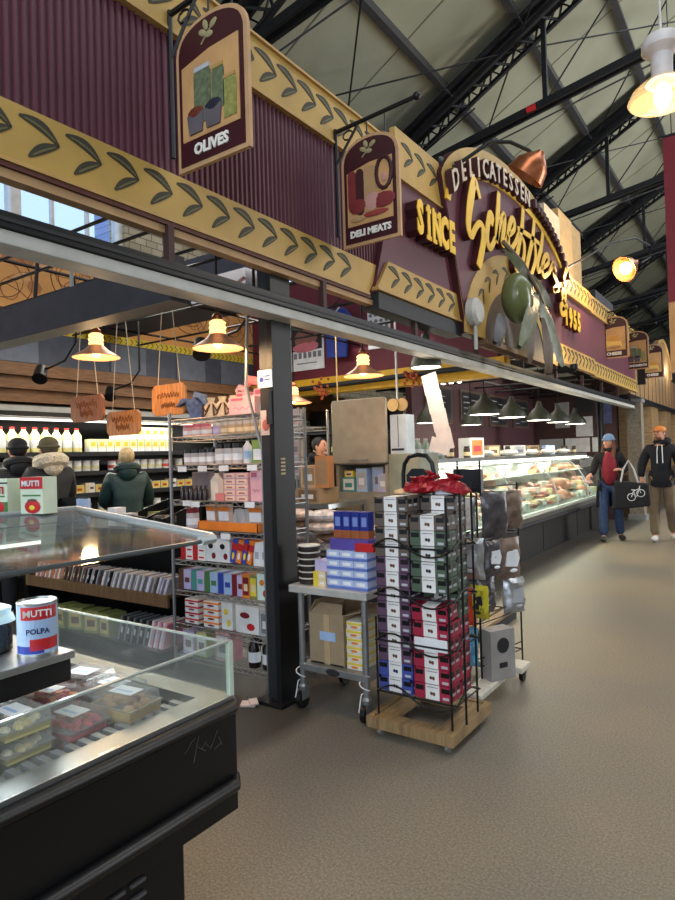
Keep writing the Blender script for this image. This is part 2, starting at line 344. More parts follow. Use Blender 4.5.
def leafpair(mb, y, z, x, s=1., m=2, v=3, ang=0):
    for (dy, dz, w, cv) in ((-.165, .062, .022, .022), (-.13, -.088, .019, -.010)):
        n = 9; A = []; B = []; C = []; Dd = []
        L = math.hypot(dy, dz); ux, uz = dy/L, dz/L; px, pz = -uz, ux
        for i in range(n):
            t = i/(n-1); ww = w*math.sin(PI*min(1, t*.92+.03))**.8*s; c = -cv*math.sin(PI*t)*s*(1 if dz > 0 else -1)
            cy, cz = ux*L*s*t+px*c, uz*L*s*t+pz*c
            A.append((y+cy+px*ww, z+cz+pz*ww)); B.append((y+cy-px*ww, z+cz-pz*ww))
            C.append((y+cy+px*ww*.55, z+cz+pz*ww*.55)); Dd.append((y+cy+px*ww*.12, z+cz+pz*ww*.12))
        mb.strip(A, B, x, x+.003, m=m); mb.strip(C[1:-1], Dd[1:-1], x, x+.0045, m=v)
def goldband(name, y0, y1, z0, z1, x, parent, sp=.195, slant=0, ya=None, th=.05, off=0.):
    b = MB(); b.prism([(y0, z0), (y1, z0), (y1+slant, z1), (y0+slant, z1)], x-th, x, m=0, mside=1)
    h = z1-z0; s = h/.23; s = min(s, 1.15)
    y = (ya if ya else y0+.2); 
    while y < y1+min(0, slant)-.03: leafpair(b, y, z0+h*.56, x, s); y += sp
    b.bb(x-th, y0, z0-.012, x+.012, y1, z0+.004, 1)
    b.build(name, [GOLD, GEDGE, LEAF, LEAFL], parent)
def corr(y0, y1, z0, z1, x, p=.037, d=.012):
    b = MB(); n = int((y1-y0)/p); prof = []
    for i in range(n):
        y = y0+i*p; prof += [(x-d, y), (x-d, y+p*.35), (x, y+p*.5), (x, y+p*.85)]
    prof.append((x-d, y1)); vs = []
    for a, c in prof: vs += [(a, c, z0), (a, c, z1)]
    b.add(vs, [(2*i, 2*i+2, 2*i+3, 2*i+1) for i in range(len(prof)-1)]); b.bb(x-.06, y0, z0, x-d-.005, y1, z1)
    return b
f1 = thing('stall_fascia', 'burgundy corrugated fascia section with gold leaf bands, nearest the viewer', 'fascia', (-2.35, 1.7, 2.59))
corr(-1.2, 4.35, 2.84, 3.56, -2.37).build('corrugated_panel', BURG, f1)
goldband('lower_gold_band', -1.2, 3.83, 2.62, 2.85, -2.35, f1, slant=.16, ya=-1.02+.195*.72)
goldband('upper_gold_band', -1.2, 4.15, 3.555, 3.85, -2.35, f1, ya=-1.02+.195*.9)
MB().bb(-2.40, -1.2, 2.588, -2.345, 3.85, 2.606).build('bottom_trim', M('brown_trim', (84, 44, 38)), f1)
MB().bb(-2.42, -1.2, 2.55, -2.36, 3.9, 2.587).build('soffit_lip', M('tan_lip', (176, 140, 100)), f1)
MB().bb(-2.42, -1.2, 3.85, -2.33, 4.2, 3.865).build('top_edge', GEDGE, f1)
f2 = thing('stall_fascia', 'smooth burgundy fascia section bearing SINCE, left of the arched sign', 'fascia', (-2.33, 4.6, 2.62))
b = MB(); b.prism([(3.87, 2.64), (5.32, 2.64), (5.32, 3.62), (4.22, 3.62)], -2.36, -2.325); b.build('panel', BURG, f2)
goldband('lower_gold_band', 3.87, 5.34, 2.66, 2.89, -2.30, f2, sp=.2, slant=.17, ya=4.2)
goldband('upper_gold_band', 4.22, 5.25, 3.60, 3.98, -2.31, f2, sp=.22, ya=4.5)
MB().bb(-2.45, 3.9, 2.52, -2.31, 5.36, 2.64).build('soffit_beam', DARK, f2)
# SINCE letters
sl = thing('raised_word_sign', 'raised gold block word SINCE with deep maroon sides', 'lettering', (-2.3, 4.95, 3.2))
def letters(txt, y0, y1, z0, z1, x, depth, parent, dslope=0., names='letter', face=GOLDL, side=BURGD):
    w = (y1-y0)/len(txt)
    for i, ch in enumerate(txt):
        b = MB(); yc = y0+w*(i+.5); zc = (z0+z1)/2+dslope*(i-(len(txt)-1)/2)
        h = (z1-z0)
        b.text(ch, h*1.36, (x+depth/2, yc, zc), (0, 1, 0), (0, 0, 1), depth/2, 1, bold=h*.07, sx=w/(h*.95))
        n = len(b.v); b.text(ch, h*1.36, (x+depth+.004, yc, zc), (0, 1, 0), (0, 0, 1), .004, 0, bold=h*.07, sx=w/(h*.95))
        if ch in 'IN':
            for sy, sz in ((-1, 1), (-1, -1), (1, 1)) if ch == 'N' else ((0, 1), (0, -1)):
                hw = w*.2 if ch == 'N' else w*.27
                for xa, xb, mm in ((x, x+depth, 1), (x+depth, x+depth+.008, 0)): b.bb(xa, yc+sy*w*.27-hw, zc+sz*h*.43-h*.07, xb, yc+sy*w*.27+hw, zc+sz*h*.43+h*.07, mm)
        b.build(names, [face, side], parent)
letters('SINCE', 4.34, 5.08, 3.17, 3.43, -2.32, .10, sl, 0)

# ---------------- arched name sign
AX = -2.25
def arc(cy, cz, ry, rz, a0, a1, n=40): return [(cy+ry*math.cos(a), cz+rz*math.sin(a)) for a in [a0+(a1-a0)*i/n for i in range(n+1)]]
sg = thing('arched_stall_sign', 'large arched burgundy and gold delicatessen name sign with script lettering', 'sign', (-2.25, 6.8, 2.5))
cyA = 6.85
outer = arc(cyA, 3.62, 2.0, .92, PI-.25, .25)
outer[0] = (4.93, 3.86); outer[-1] = (8.85, 3.84)
poly = [(5.36, 2.55), (4.93, 3.86)]+outer[1:-1]+[(8.85, 3.84), (8.28, 2.55)]
b = MB(); b.prism(poly, -2.36, AX-.012, m=0, mside=1); b.build('backing_board', [GOLD, BURGD], sg)
innr = arc(cyA, 3.62, 1.86, .63, PI-.05, .05)
b = MB(); b.prism([(5.36, 2.6)]+innr+[(8.3, 2.6)], AX-.02, AX-.004); b.build('burgundy_field', BURG, sg)
b = MB(); o1 = arc(cyA, 3.62, 1.88, .65, PI-.05, .05); o2 = arc(cyA, 3.62, 1.80, .585, PI-.05, .05); b.strip(o1, o2, AX-.01, AX+.012); b.build('gold_arch_rim', GOLDL, sg)
# lower gold arch with leaf pattern
b = MB(); o1 = arc(6.72, 2.55, 1.42, .98, PI, 0); o2 = arc(6.72, 2.55, .95, .62, PI, 0)
b.strip(o1, o2, AX-.01, AX+.006, m=0, mside=1)
for i in range(5, 36, 3):
    y, z = (o1[i][0]+o2[i][0])/2, (o1[i][1]+o2[i][1])/2
    a = PI*(1-i/40)
    q = MB(); leafpair(q, 0, 0, AX+.006, .9, 2, 3)
    rot = Matrix.Rotation(a-PI/2, 4, 'X'); q.xf(Matrix.Translation((0, y, z)) @ rot)
    b.add(q.v, [], 0); oo = len(b.v)-len(q.v); b.f += [tuple(t+oo for t in f) for f in q.f]; b.m += q.m
b.build('lower_gold_arch', [GOLD, GEDGE, LEAF, LEAFL], sg)
b = MB(); b.prism(arc(6.72, 2.55, .95, .62, PI, 0), AX-.02, AX-.002); b.build('dark_field', M('sign_grey_field', (70, 66, 70)), sg)
MB().bb(-2.36, 5.75, 2.5, AX+.03, 7.9, 2.545).build('bottom_rail', M('brown_rail', (110, 84, 62)), sg)
# arc lettering DELICATESSEN
TXT = 'DELICATESSEN'
for i, ch in enumerate(TXT):
    y = 5.06+.178*i; q_ = math.sqrt(1-((y-cyA)/1.93)**2); z = 3.54+.76*q_
    sl_z = -.76*(y-cyA)/1.93**2/q_; u = Vector((0, 1, sl_z*.8)).normalized(); w = Vector((0, -sl_z*.25, 1)).normalized()
    b = MB(); b.text(ch, .25, (AX+.03, y, z), u, w, .03, 1, bold=.010, sx=.95)
    b.text(ch, .25, (AX+.064, y, z), u, w, .003, 0, bold=.003, sx=.95)
    b.build('arch_letter', [M('letter_face', (214, 196, 176)), BURGD], sg)
for i in range(13):
    y = 7.35+.115*i; q_ = math.sqrt(1-((y-cyA)/1.97)**2); z = 3.57+.80*q_
    MB().box((AX+.03, y, z), (.07, .085, .10)).build('rim_block', BURGD, sg, bevel=.012)
# script strokes (name)
ST = dict(
S=([(5.586, 3.827), (5.529, 3.90), (5.455, 3.945), (5.364, 3.758), (5.309, 3.6), (5.291, 3.474), (5.348, 3.41), (5.46, 3.522), (5.557, 3.586), (5.636, 3.562), (5.641, 3.458), (5.574, 3.305), (5.496, 3.167)], [.3, .6, 1.3, 1.7, 1.3, 1, .8, .7, .8, 1., 1.2, 1.3, 1.1]),
c=([(5.855, 3.656), (5.885, 3.741), (5.829, 3.757), (5.761, 3.629), (5.727, 3.492), (5.782, 3.416), (5.867, 3.465), (5.948, 3.552)], [.4, .8, 1, 1, .9, .8, .7, .5]),
h=([(6.093, 4.055), (6.041, 3.821), (5.975, 3.521)], [.6, 1.1, .7]),
n=([(5.986, 3.54), (6.102, 3.75), (6.213, 3.867), (6.224, 3.786), (6.155, 3.585), (6.193, 3.55), (6.317, 3.675)], [.5, .7, .9, 1, .9, .7, .4]),
e=([(6.352, 3.696), (6.513, 3.799), (6.522, 3.896), (6.436, 3.882), (6.338, 3.726), (6.326, 3.596), (6.406, 3.571), (6.553, 3.68), (6.672, 3.819)], [.5, .6, .7, .9, .9, .8, .7, .6, .4]),
f=([(6.836, 4.122), (6.779, 3.917), (6.636, 3.641), (6.532, 3.433), (6.611, 3.384), (6.795, 3.563), (6.837, 3.727), (6.751, 3.79)], [.7, 1, 1, .9, .8, .7, .6, .4]),
x=([(6.632, 3.849), (6.994, 3.87), (7.389, 3.881)], [.4, .7, .4]),
g=([(7.223, 4.107), (7.129, 3.857), (6.923, 3.542), (6.883, 3.412), (6.999, 3.403), (7.206, 3.627), (7.225, 3.811), (7.127, 3.839)], [.7, 1, 1, .9, .8, .7, .6, .4]),
l=([(7.539, 4.051), (7.457, 3.853), (7.305, 3.651), (7.311, 3.544), (7.467, 3.616)], [.7, 1.1, 1, .8, .6]),
E=([(7.491, 3.622), (7.726, 3.733), (7.718, 3.826), (7.587, 3.775), (7.467, 3.616), (7.529, 3.529), (7.759, 3.627)], [.5, .6, .8, 1, .9, .8, .5]),
r=([(7.759, 3.627), (7.94, 3.784), (7.93, 3.704), (8.006, 3.663)], [.6, .9, .9, .6]),
s=([(8.05, 3.74), (7.945, 3.665), (8.05, 3.60), (8.076, 3.53), (7.93, 3.446), (8.186, 3.50)], [.9, 1.1, 1.2, 1.2, 1.1, .5]),
p=([(8.547, 3.846), (8.4, 3.68)], [1.1, .6]),
a=([(8.47, 3.30), (8.316, 3.431), (8.36, 3.53), (8.46, 3.50), (8.40, 3.40), (8.226, 3.30), (8.253, 3.22), (8.40, 3.24), (8.52, 3.38)], [.8, 1, 1.1, 1, 1, 1.1, 1.1, 1, .6]))
def smooth_poly(P, Wd, k=6):
    out = []; n = len(P)
    for i in range(n-1):
        p0, p1, p2, p3 = P[max(i-1, 0)], P[i], P[i+1], P[min(i+2, n-1)]
        for j in range(k):
            t = j/k; q = [.5*(2*p1[c]+(-p0[c]+p2[c])*t+(2*p0[c]-5*p1[c]+4*p2[c]-p3[c])*t*t+(-p0[c]+3*p1[c]-3*p2[c]+p3[c])*t**3) for c in (0, 1)]
            out.append((q[0], q[1], Wd[i]*(1-t)+Wd[i+1]*t))
    out.append((*P[-1], Wd[-1])); return out
for i, (k, (P, Wd)) in enumerate(ST.items()):
    q = smooth_poly(P, Wd); b = MB(); A = []; B = []; A2 = []; B2 = []
    for j, (y, z, w) in enumerate(q):
        y0, z0, _ = q[max(j-1, 0)]; y1, z1, _ = q[min(j+1, len(q)-1)]; L = math.hypot(y1-y0, z1-z0) or 1
        ny, nz = -(z1-z0)/L, (y1-y0)/L; ww = .015+.020*w
        A.append((y+ny*ww*1.35, z+nz*ww)); B.append((y-ny*ww*1.35, z-nz*ww))
    b.strip(A, B, AX, AX+.065, m=1, mside=1); b.strip(A, B, AX+.065, AX+.073, m=0, mside=0)
    b.build('script_stroke', [GOLDL, BURGD], sg)
# big sculpted olive with leaves
ol = thing('olive_sculpture', 'large sculpted green olive with hanging leaves on the arched sign', 'sculpture', (-2.1, 6.2, 2.4))
OLG = M('olive_green_gloss', (96, 104, 66), .22, 0, .15, 3); LFG = M('leaf_green', (96, 102, 78), .4, 0, .2, 12, .4); LFB = M('leaf_brown', (96, 80, 66), .5, 0, .2, 10, .3)
MB().ball((-2.05, 6.15, 2.98), (.15, .20, .25), 20, 12, rot=Matrix.Rotation(.2, 4, 'X')).build('olive', OLG, ol, True)
MB().ball((-2.08, 6.42, 3.10), (.10, .15, .18), 14, 8).build('olive', OLG, ol, True)
def leafshape(p0, p1, w, thick=.012, bend=.05, n=10):
    b = MB(); p0 = Vector(p0); p1 = Vector(p1); d = p1-p0; nrm = Vector((1, 0, 0)); s_ = d.cross(nrm).normalized()
    vs = []; 
    for i in range(n+1):
        t = i/n; ww = w*math.sin(PI*(t*.94+.03))**.75; c = p0+d*t+nrm*bend*math.sin(PI*t)
        vs += [c-s_*ww-nrm*.03*ww/w, c+nrm*.02, c+s_*ww-nrm*.03*ww/w, c-nrm*(thick+.02)]
    fs = []
    for i in range(n):
        for j in range(4): a = i*4+j; c_ = i*4+(j+1) % 4; fs.append((a, c_, c_+4, a+4))
    b.add(vs, fs); return b
for p0, p1, w, mt in (((-2.0, 6.65, 3.10), (-1.90, 5.72, 2.42), .16, LFG), ((-2.02, 6.62, 3.12), (-1.95, 7.35, 2.42), .16, LFG), ((-1.97, 6.1, 2.8), (-1.96, 6.2, 2.33), .12, LFB),
                      ((-1.95, 6.62, 2.85), (-1.94, 6.68, 2.27), .11, LFB), ((-2.05, 6.95, 2.95), (-1.98, 6.95, 2.3), .12, LFB), ((-2.08, 5.9, 3.42), (-2.0, 6.3, 3.2), .07, LFG),
                      ((-2.08, 6.55, 3.35), (-2.0, 7.1, 3.05), .08, LFG), ((-2.1, 5.85, 2.75), (-2.05, 5.5, 2.45), .14, M('leaf_grey', (84, 84, 88), .5))):
    leafshape(p0, p1, w).build('leaf', mt, ol, True)
MB().tube([(-2.05, 5.8, 3.45), (-2.0, 6.2, 3.33), (-1.98, 6.6, 3.14), (-2.0, 7.0, 2.9)], .022, 6).build('stem', LFB, ol, True)
# fascia right of the arch
f3 = thing('stall_fascia', 'burgundy fascia section bearing 1955, right of the arched sign', 'fascia', (-2.3, 9.4, 2.62))
MB().prism([(8.3, 2.64), (10.45, 2.64), (10.3, 3.95), (8.8, 3.95)], -2.36, -2.32).build('panel', BURG, f3)
goldband('lower_gold_band', 8.35, 10.45, 2.64, 2.88, -2.28, f3, sp=.2, ya=8.6)
goldband('upper_gold_band', 8.85, 10.3, 3.62, 3.9, -2.28, f3, sp=.2, ya=9.05)
f4 = thing('stall_fascia', 'far burgundy fascia section with gold bands behind the cheese sign', 'fascia', (-2.32, 12.3, 2.62))
MB().bb(-2.36, 10.4, 2.62, -2.33, 14.25, 3.9).build('panel', BURG, f4)
goldband('lower_gold_band', 10.42, 14.25, 2.63, 2.86, -2.30, f4, sp=.2)
goldband('upper_gold_band', 10.3, 14.25, 3.62, 3.9, -2.30, f4, sp=.2)
s2 = thing('raised_date_sign', 'raised gold numerals 1955 beside the arched sign', 'lettering', (-2.3, 9.35, 3.2))
letters('1955', 8.62, 9.5, 3.14, 3.40, -2.32, .07, s2, 0, 'numeral')
tag(MB().lathe([(.0, .05), (.1, .05), (.13, .02), (.13, -.04), (.1, -.06), (0, -.06)], (-2.2, 5.42, 2.74), 16, mat=Matrix.Rotation(PI/2, 4, 'Y')).cyl((-2.2, 5.42, 2.4), (-2.2, 5.42, 2.7), .018).build('junction_fixture', GREYW, smooth=True), 'round pale fixture at the lower left foot of the arched sign', 'light fixture')
tb = thing('roof_box', 'tall tan timber box standing behind the arched sign', 'box', (-2.85, 10.2, 2.7))
for k, (a, c, zt) in enumerate(((9.1, 9.9, 5.02), (9.9, 10.7, 5.2), (10.7, 11.35, 5.2))): MB().bb(-3.0, a, 3.2, -2.6-.02*k, c-.02, zt).build('panel', M('tan_box_%d' % k, [(214, 190, 160), (196, 160, 108), (180, 148, 100)][k], .7), tb)
tag(MB().bb(-3.3, 12.6, 3.8, -2.7, 14.2, 4.5).build('roof_cabinet', CHAR), 'dark grey box on top of the far fascia', 'box')

# ---------------- posts
def post(y, label, x0=-2.53, x1=-2.37, nm='steel_post'):
    p = thing(nm, label, 'post', ((x0+x1)/2, y, 0))
    MB().bb(x0, y-.02, 0, x1, y+.02, 2.62).bb(x0, y-.09, 0, x0+.02, y+.09, 2.62).bb(x1-.02, y-.09, 0, x1, y+.09, 2.62).build('column', BLACK, p)
    MB().bb(x0-.03, y-.11, 0, x1+.03, y+.11, .02).build('base_plate', BLACK, p); return p
p = thing('steel_post', 'black steel I-section post between wire shelving and steel trolley', 'post', (-2.47, 2.9, 0))
b = MB(); b.bb(-2.555, 2.87, 0, -2.43, 2.885, 2.62, 1).bb(-2.555, 2.985, 0, -2.43, 3.0, 2.62).bb(-2.505, 2.885, 0, -2.485, 2.985, 2.62).bb(-2.455, 2.83, 0, -2.418, 3.01, 2.62); b.build('column', [BLACK, DARK], p)  # front flange greyer than the rest: its lit face is put into the colour
MB().bb(-2.60, 2.79, 0, -2.385, 3.03, .018).build('base_plate', BLACK, p)
MB().bb(-2.45, 2.80, 1.66, -2.425, 2.83, 1.86).build('socket_strip', DARK, p)
for z in (1.70, 1.76, 1.82): pass
b = MB()
for i in range(5): b.bb(-2.417, 2.88, 1.36+i*.022, -2.415, 2.92, 1.372+i*.022)
b.build('vertical_lettering', M('faded_gold', (176, 156, 110)), p)
b = MB(); b.bb(-2.53, 2.822, 1.88, -2.42, 2.829, 1.985); stk = b.build('sticker', PAPER, p, label='white sticker with blue round logo')
MB().lathe([(.016, 0), (.016, .002)], (-2.50, 2.8215, 1.93), 14, mat=Matrix.Rotation(PI/2, 4, 'X')).bb(-2.475, 2.819, 1.945, -2.435, 2.821, 1.952).bb(-2.475, 2.819, 1.925, -2.43, 2.821, 1.931).build('sticker_logo', BLUE, stk)
b = MB(); b.bb(-2.55, 2.862, 1.60, -2.46, 2.869, 1.75); php = b.build('photo_print', M('photo_print_paper', (196, 178, 168)), p)
MB().ball((-2.51, 2.861, 1.66), (.03, .004, .035)).ball((-2.49, 2.861, 1.70), (.02, .004, .02)).build('print_picture', M('print_tone', (168, 90, 78)), php)
p2 = thing('door_column', 'grey stone-clad column closing the far end of the stall', 'column', (-2.35, 14.1, 0))
MB().bb(-2.47, 13.95, 0, -2.2, 14.25, 2.4).build('shaft', M('stone_grey', (120, 112, 98), .8, 0, .3, 20, .5), p2)
MB().bb(-2.5, 13.93, 0, -2.17, 14.28, .12).build('base', GREY, p2); MB().bb(-2.5, 13.93, 2.4, -2.17, 14.28, 2.47).build('cap', GREY, p2)
b = MB(); b.bb(-2.52, 14.3, 2.28, -2.32, 14.36, 2.38)
post(12.1, 'thin dark post at the far end of the lit display case', -2.62, -2.54, 'interior_post')

# ---------------- beams and ducts above the left shop
tag(MB().bb(-7.1, 2.14, 2.28, -2.45, 2.2, 2.50).bb(-7.1, 2.10, 2.262, -2.45, 2.24, 2.285).build('cross_beam', [CHAR]), 'dark grey cross beam running from the rail into the shop', 'beam')
tag(MB().bb(-6.4, 4.2, 2.98, -3.88, 4.8, 3.42).build('ventilation_duct', M('duct_grey', (72, 72, 82), .55)), 'dark grey rectangular duct seen above the rail', 'duct')
# hanging shop signs
def hangsign(label, x0, x1, y, zs, za, zb, title, fn, bar_z):
    t = thing('hanging_sign', label, 'sign', ((x0+x1)/2, y, zb), 'hanging product signs')
    c = (x0+x1)/2; n = 14
    def outl(x0, x1, zb, zs, za): return [(x0, zb), (x1, zb), (x1, zs)]+[(c+(x1-x0)/2*.98*math.cos(a), zs+(za-zs)*math.sin(a)**.8 if math.sin(a) > 0 else zs) for a in [PI*i/n for i in range(1, n)]]+[(x0, zs)]
    MB().prism(outl(x0, x1, zb, zs, za), y-.015, y+.006, 'xz').build('board', M('sign_edge', (186, 146, 104), .55), t)
    d = .022; MB().prism(outl(x0+d, x1-d, zb+d, zs, za-d), y-.02, y-.012, 'xz').build('burgundy_face', BURGD, t)
    w = x1-x0; b = MB(); b.prism([(x0+.045, zb+.13), (x1-.045, zb+.13), (x1-.045, zs-.03), (c, zs-.035), (x0+.045, zs-.07)], y-.024, y-.018, 'xz'); b.build('picture_panel', TAN, t)
    pb = MB(); mats = fn(pb, x0, x1, zb+.13, zs-.03, y-.024); pb.build('painted_picture', mats, t)
    e = MB()
    for dx, dz, a in ((-.04, 0, .5), (.03, .02, -.6), (0, -.02, .1), (-.02, .03, 1.2)): e.ball((c+dx, y-.022, za-.09+dz), (.028, .006, .016), 8, 5, rot=Matrix.Rotation(a, 4, 'Y'))
    e.cyl((c-.05, y-.022, za-.14), (c+.04, y-.022, za-.06), .004, n=5); e.build('olive_sprig', M('sprig', (150, 140, 100)), t)
    MB().text(title, .07 if len(title) < 8 else .058, (c, y-.024, zb+.075), (1, 0, 0), (0, 0, 1), .003, 0, bold=.003).build('title', M('sign_letters', (232, 226, 214)), t)
    h = MB(); xb = -2.34; h.cyl((xb, y, bar_z), (x1+.12, y, bar_z+.03), .014, n=8); h.ball((x1+.13, y, bar_z+.03), .026)
    h.tube([(xb, y, bar_z-.22), (xb+.08, y, bar_z-.12), (xb+.18, y, bar_z)], .009, 6)
    h.tube([(xb+.1+.04*math.cos(a), y, bar_z-.05+.03*math.sin(a)) for a in [i*.8 for i in range(9)]], .006, 5)
    h.cyl((xb, y, zb+.1), (xb, y, bar_z+.02), .012, n=6); h.build('bracket', BLACK, t, True)
    h = MB()
    for x in (c-.02, x1-.1): h.cyl((x, y, za-.06 if x > c else za-.01), (x, y, bar_z), .005, n=5)
    h.build('hanging_chain', BLACK, t); return t
def jars(b, x0, x1, z0, z1, y):
    def jar(x, z, w, h, m, lid): b.prism([(x-w/2, z), (x+w/2, z), (x+w/2, z+h*.86), (x+w*.38, z+h*.93), (x-w*.38, z+h*.93), (x-w/2, z+h*.86)], y-.004, y, 'xz', m); b.prism([(x-w*.45, z+h*.92), (x+w*.45, z+h*.92), (x+w*.45, z+h), (x-w*.45, z+h)], y-.006, y, 'xz', lid)
    w = x1-x0; jar(x0+w*.4, z0+.06, w*.24, .26, 0, 2); jar(x0+w*.62, z0+.09, w*.17, .2, 0, 3); jar(x0+w*.78, z0+.03, w*.17, .19, 1, 3)
    for x, m in ((x0+w*.3, 4), (x0+w*.55, 5)): b.prism([(x-w*.09, z0+.02), (x+w*.09, z0+.02), (x+w*.12, z0+.11), (x-w*.12, z0+.11)], y-.008, y, 'xz', 6); b.ball((x, y-.004, z0+.115), (w*.12, .006, .03), 10, 5, m)
    return [M('jar_green', (98, 108, 80), .5, 0, .35, 40), M('jar_lime', (142, 140, 76), .5, 0, .3, 40), LGREY, GEDGE, M('red_olives', (104, 50, 34), .5, 0, .4, 60), M('black_olives', (34, 34, 48)), M('bowl_grey', (96, 88, 92))]
def meats(b, x0, x1, z0, z1, y):
    w = x1-x0
    for fx, r, h, m in ((.2, .03, .2, 0), (.34, .028, .24, 1), (.52, .045, .24, 2)): b.prism(arc(x0+w*fx, z0+.33, r, .03, 0, PI, 8)+arc(x0+w*fx, z0+.33-h, r, .03, PI, 2*PI, 8), y-.006, y, 'xz', m)
    b.tube([(x0+w*.76+.055*math.cos(a), y-.002, z0+.29+.1*math.sin(a)) for a in [2*PI*i/14 for i in range(14)]], .014, 6, 1, True)
    for fx, fz, rx, rz, m in ((.3, .12, .07, .05, 0), (.55, .13, .06, .06, 3), (.74, .12, .09, .05, 0), (.3, .04, .06, .02, 2), (.6, .05, .1, .02, 4), (.76, .26, .02, .03, 3)): b.ball((x0+w*fx, y-.004, z0+fz), (rx, .006, rz), 10, 5, m)
    return [M('ham_red', (122, 44, 44)), M('salami_dark', (64, 26, 30)), M('sausage_tan', (176, 140, 96)), M('ham_pink', (190, 140, 130)), M('ham_stripe', (150, 60, 56))]
def cheeses(b, x0, x1, z0, z1, y):
    w = x1-x0
    b.prism([(x0+w*.2, z0+.05), (x1-w*.2, z0+.04), (x1-w*.25, z0+.15), (x0+w*.25, z0+.18)], y-.005, y, 'xz', 0); b.prism([(x0+w*.3, z0+.17), (x1-w*.3, z0+.15), (x1-w*.35, z0+.24), (x0+w*.33, z0+.25)], y-.007, y, 'xz', 1); b.ball((x0+w*.5, y-.003, z0+.06), (w*.3, .006, .03), 10, 5, 2)
    return [M('cheese_a', (220, 180, 96)), M('cheese_b', (196, 140, 60)), M('cheese_c', (170, 130, 80))]
hangsign('hanging olives sign with painted jars, nearest the viewer', -2.285, -1.83, 2.05, 3.37, 3.51, 2.82, 'OLIVES', jars, 3.62)
hangsign('hanging deli meats sign with painted sausages and ham', -2.29, -1.86, 3.45, 3.37, 3.52, 2.82, 'DELI MEATS', meats, 3.62)
hangsign('hanging cheese sign with painted cheese blocks, nearest of the far three', -2.44, -1.98, 11.6, 3.58, 3.74, 3.02, 'CHEESE', cheeses, 3.82)
hangsign('hanging sign with painted jar, middle of the far three', -2.42, -1.96, 13.6, 3.62, 3.78, 3.02, 'CONDIMENTS', jars, 3.86)
hangsign('hanging sign with painted food, farthest of the far three', -2.42, -1.96, 15.6, 3.62, 3.78, 3.02, 'CHEESE', cheeses, 3.86)

# ================================================================== LEFT SHOP: mural, cooler, gondola
MURAL = M('mural_orange', (226, 160, 92), .7, 0, .18, 1.2); MLINE = M('mural_line', (112, 68, 42), .7); MGLD = M('mural_gold', (226, 186, 96), .7); MTAN = M('mural_brown', (184, 120, 70), .7)
mu = thing('painted_mural', 'long orange mural with sketched vegetables and foods above the dairy cooler', 'mural', (-6.5, 5.0, 2.95))
b = MB(); rr = random.Random(3)
XM = -6.497
def ring(b, y, z, ry, rz, r=.008, m=0, n=18, a0=0, a1=2*PI):
    b.tube([(XM, y+ry*math.cos(a0+(a1-a0)*i/n), z+rz*math.sin(a0+(a1-a0)*i/n)) for i in range(n+1)], r, 4, m)
for y, z, q in ((2.6, 3.5, .3), (3.35, 3.42, .34), (4.2, 3.55, .3), (5.05, 3.45, .36), (5.9, 3.5, .33), (6.7, 3.45, .3), (7.4, 3.5, .3), (1.7, 3.45, .3), (8.3, 3.5, .3)):
    ring(b, y, z, q, q*.92, .005); ring(b, y, z, q*.7, q*.6, .004)
    for k in range(3): a = rr.random()*6.28; ring(b, y+q*.4*math.cos(a), z+q*.4*math.sin(a), .05+.09*rr.random(), .05+.09*rr.random(), .003, n=10)
    for k in range(5): a = rr.random()*6.28; b.tube([(XM, y+q*.2*math.cos(a), z+q*.2*math.sin(a)), (XM, y+q*.7*math.cos(a+.3), z+q*.6*math.sin(a+.3)), (XM, y+q*1.1*math.cos(a+.2), z+q*.9*math.sin(a+.2))], .0035, 4)
b.build('drawing_lines', MLINE, mu)
b = MB(); b.bb(-6.56, .5, 3.0, -6.5, 9.2, 3.98, 2)
for k in range(60): b.ball((XM, .8+8*rr.random(), 3.15+.75*rr.random()), (.003, .05+.1*rr.random(), .03+.07*rr.random()), 9, 4, k % 2)
b.build('panel', [MTAN, M('mural_pale', (224, 164, 104), .7), MURAL], mu)
b = MB(); b.bb(-6.54, .5, 2.90, -6.485, 9.2, 3.0)
for k in range(110): y = .55+k*.078; b.tube([(-6.483, y, 2.985), (-6.483, y+.035, 2.952), (-6.483, y, 2.915)], .006, 4, 1)
b.build('yellow_border', [M('border_yellow', (222, 196, 60)), MLINE], mu)
bulk = thing('cornice', 'dark grey bulkhead with wood plank cornice above the dairy cooler', 'cornice', (-6.8, 5, 2.1))
MB().bb(-7.1, .5, 2.52, -6.45, 9.2, 2.90).build('bulkhead', M('bulkhead_grey', (74, 78, 90), .6), bulk)
for k in range(3): MB().bb(-6.75, .5, 2.12+k*.13, -6.30+.05*k, 9.2, 2.245+k*.13).build('wood_plank', WOODP, bulk)
for y in (3.2, 4.6, 5.6, 6.4): MB().bb(-6.46, y, 2.55, -6.43, y+.5, 2.88).build('panel_frame', M('bulk_light', (104, 110, 122), .6), bulk)
ck = thing('dairy_cooler', 'long open multideck dairy cooler along the left wall', 'refrigerator', (-6.8, 4.7, 0))
MB().bb(-7.15, .6, 0, -7.08, 7.6, 2.1).bb(-7.15, .6, 0, -6.2, 7.6, .35).bb(-7.15, .6, 1.98, -6.35, 7.6, 2.1).bb(-7.15, 7.55, 0, -6.2, 7.62, 2.1).bb(-7.15, .55, 0, -6.2, .62, 2.1).build('body', BPLA, ck)
for z in (.62, .88, 1.13, 1.38, 1.60): MB().bb(-7.08, .62, z-.03, -6.45, 7.55, z).bb(-6.46, .62, z-.045, -6.44, 7.55, z+.005).build('shelf', DARK, ck)
MB().bb(-6.37, .6, 2.03, -6.34, 7.6, 2.09).build('light_strip_cover', GREYW, ck)
MB().bb(-6.62, .7, 1.955, -6.58, 7.5, 1.975).build('light_tube', TUBEL, ck)
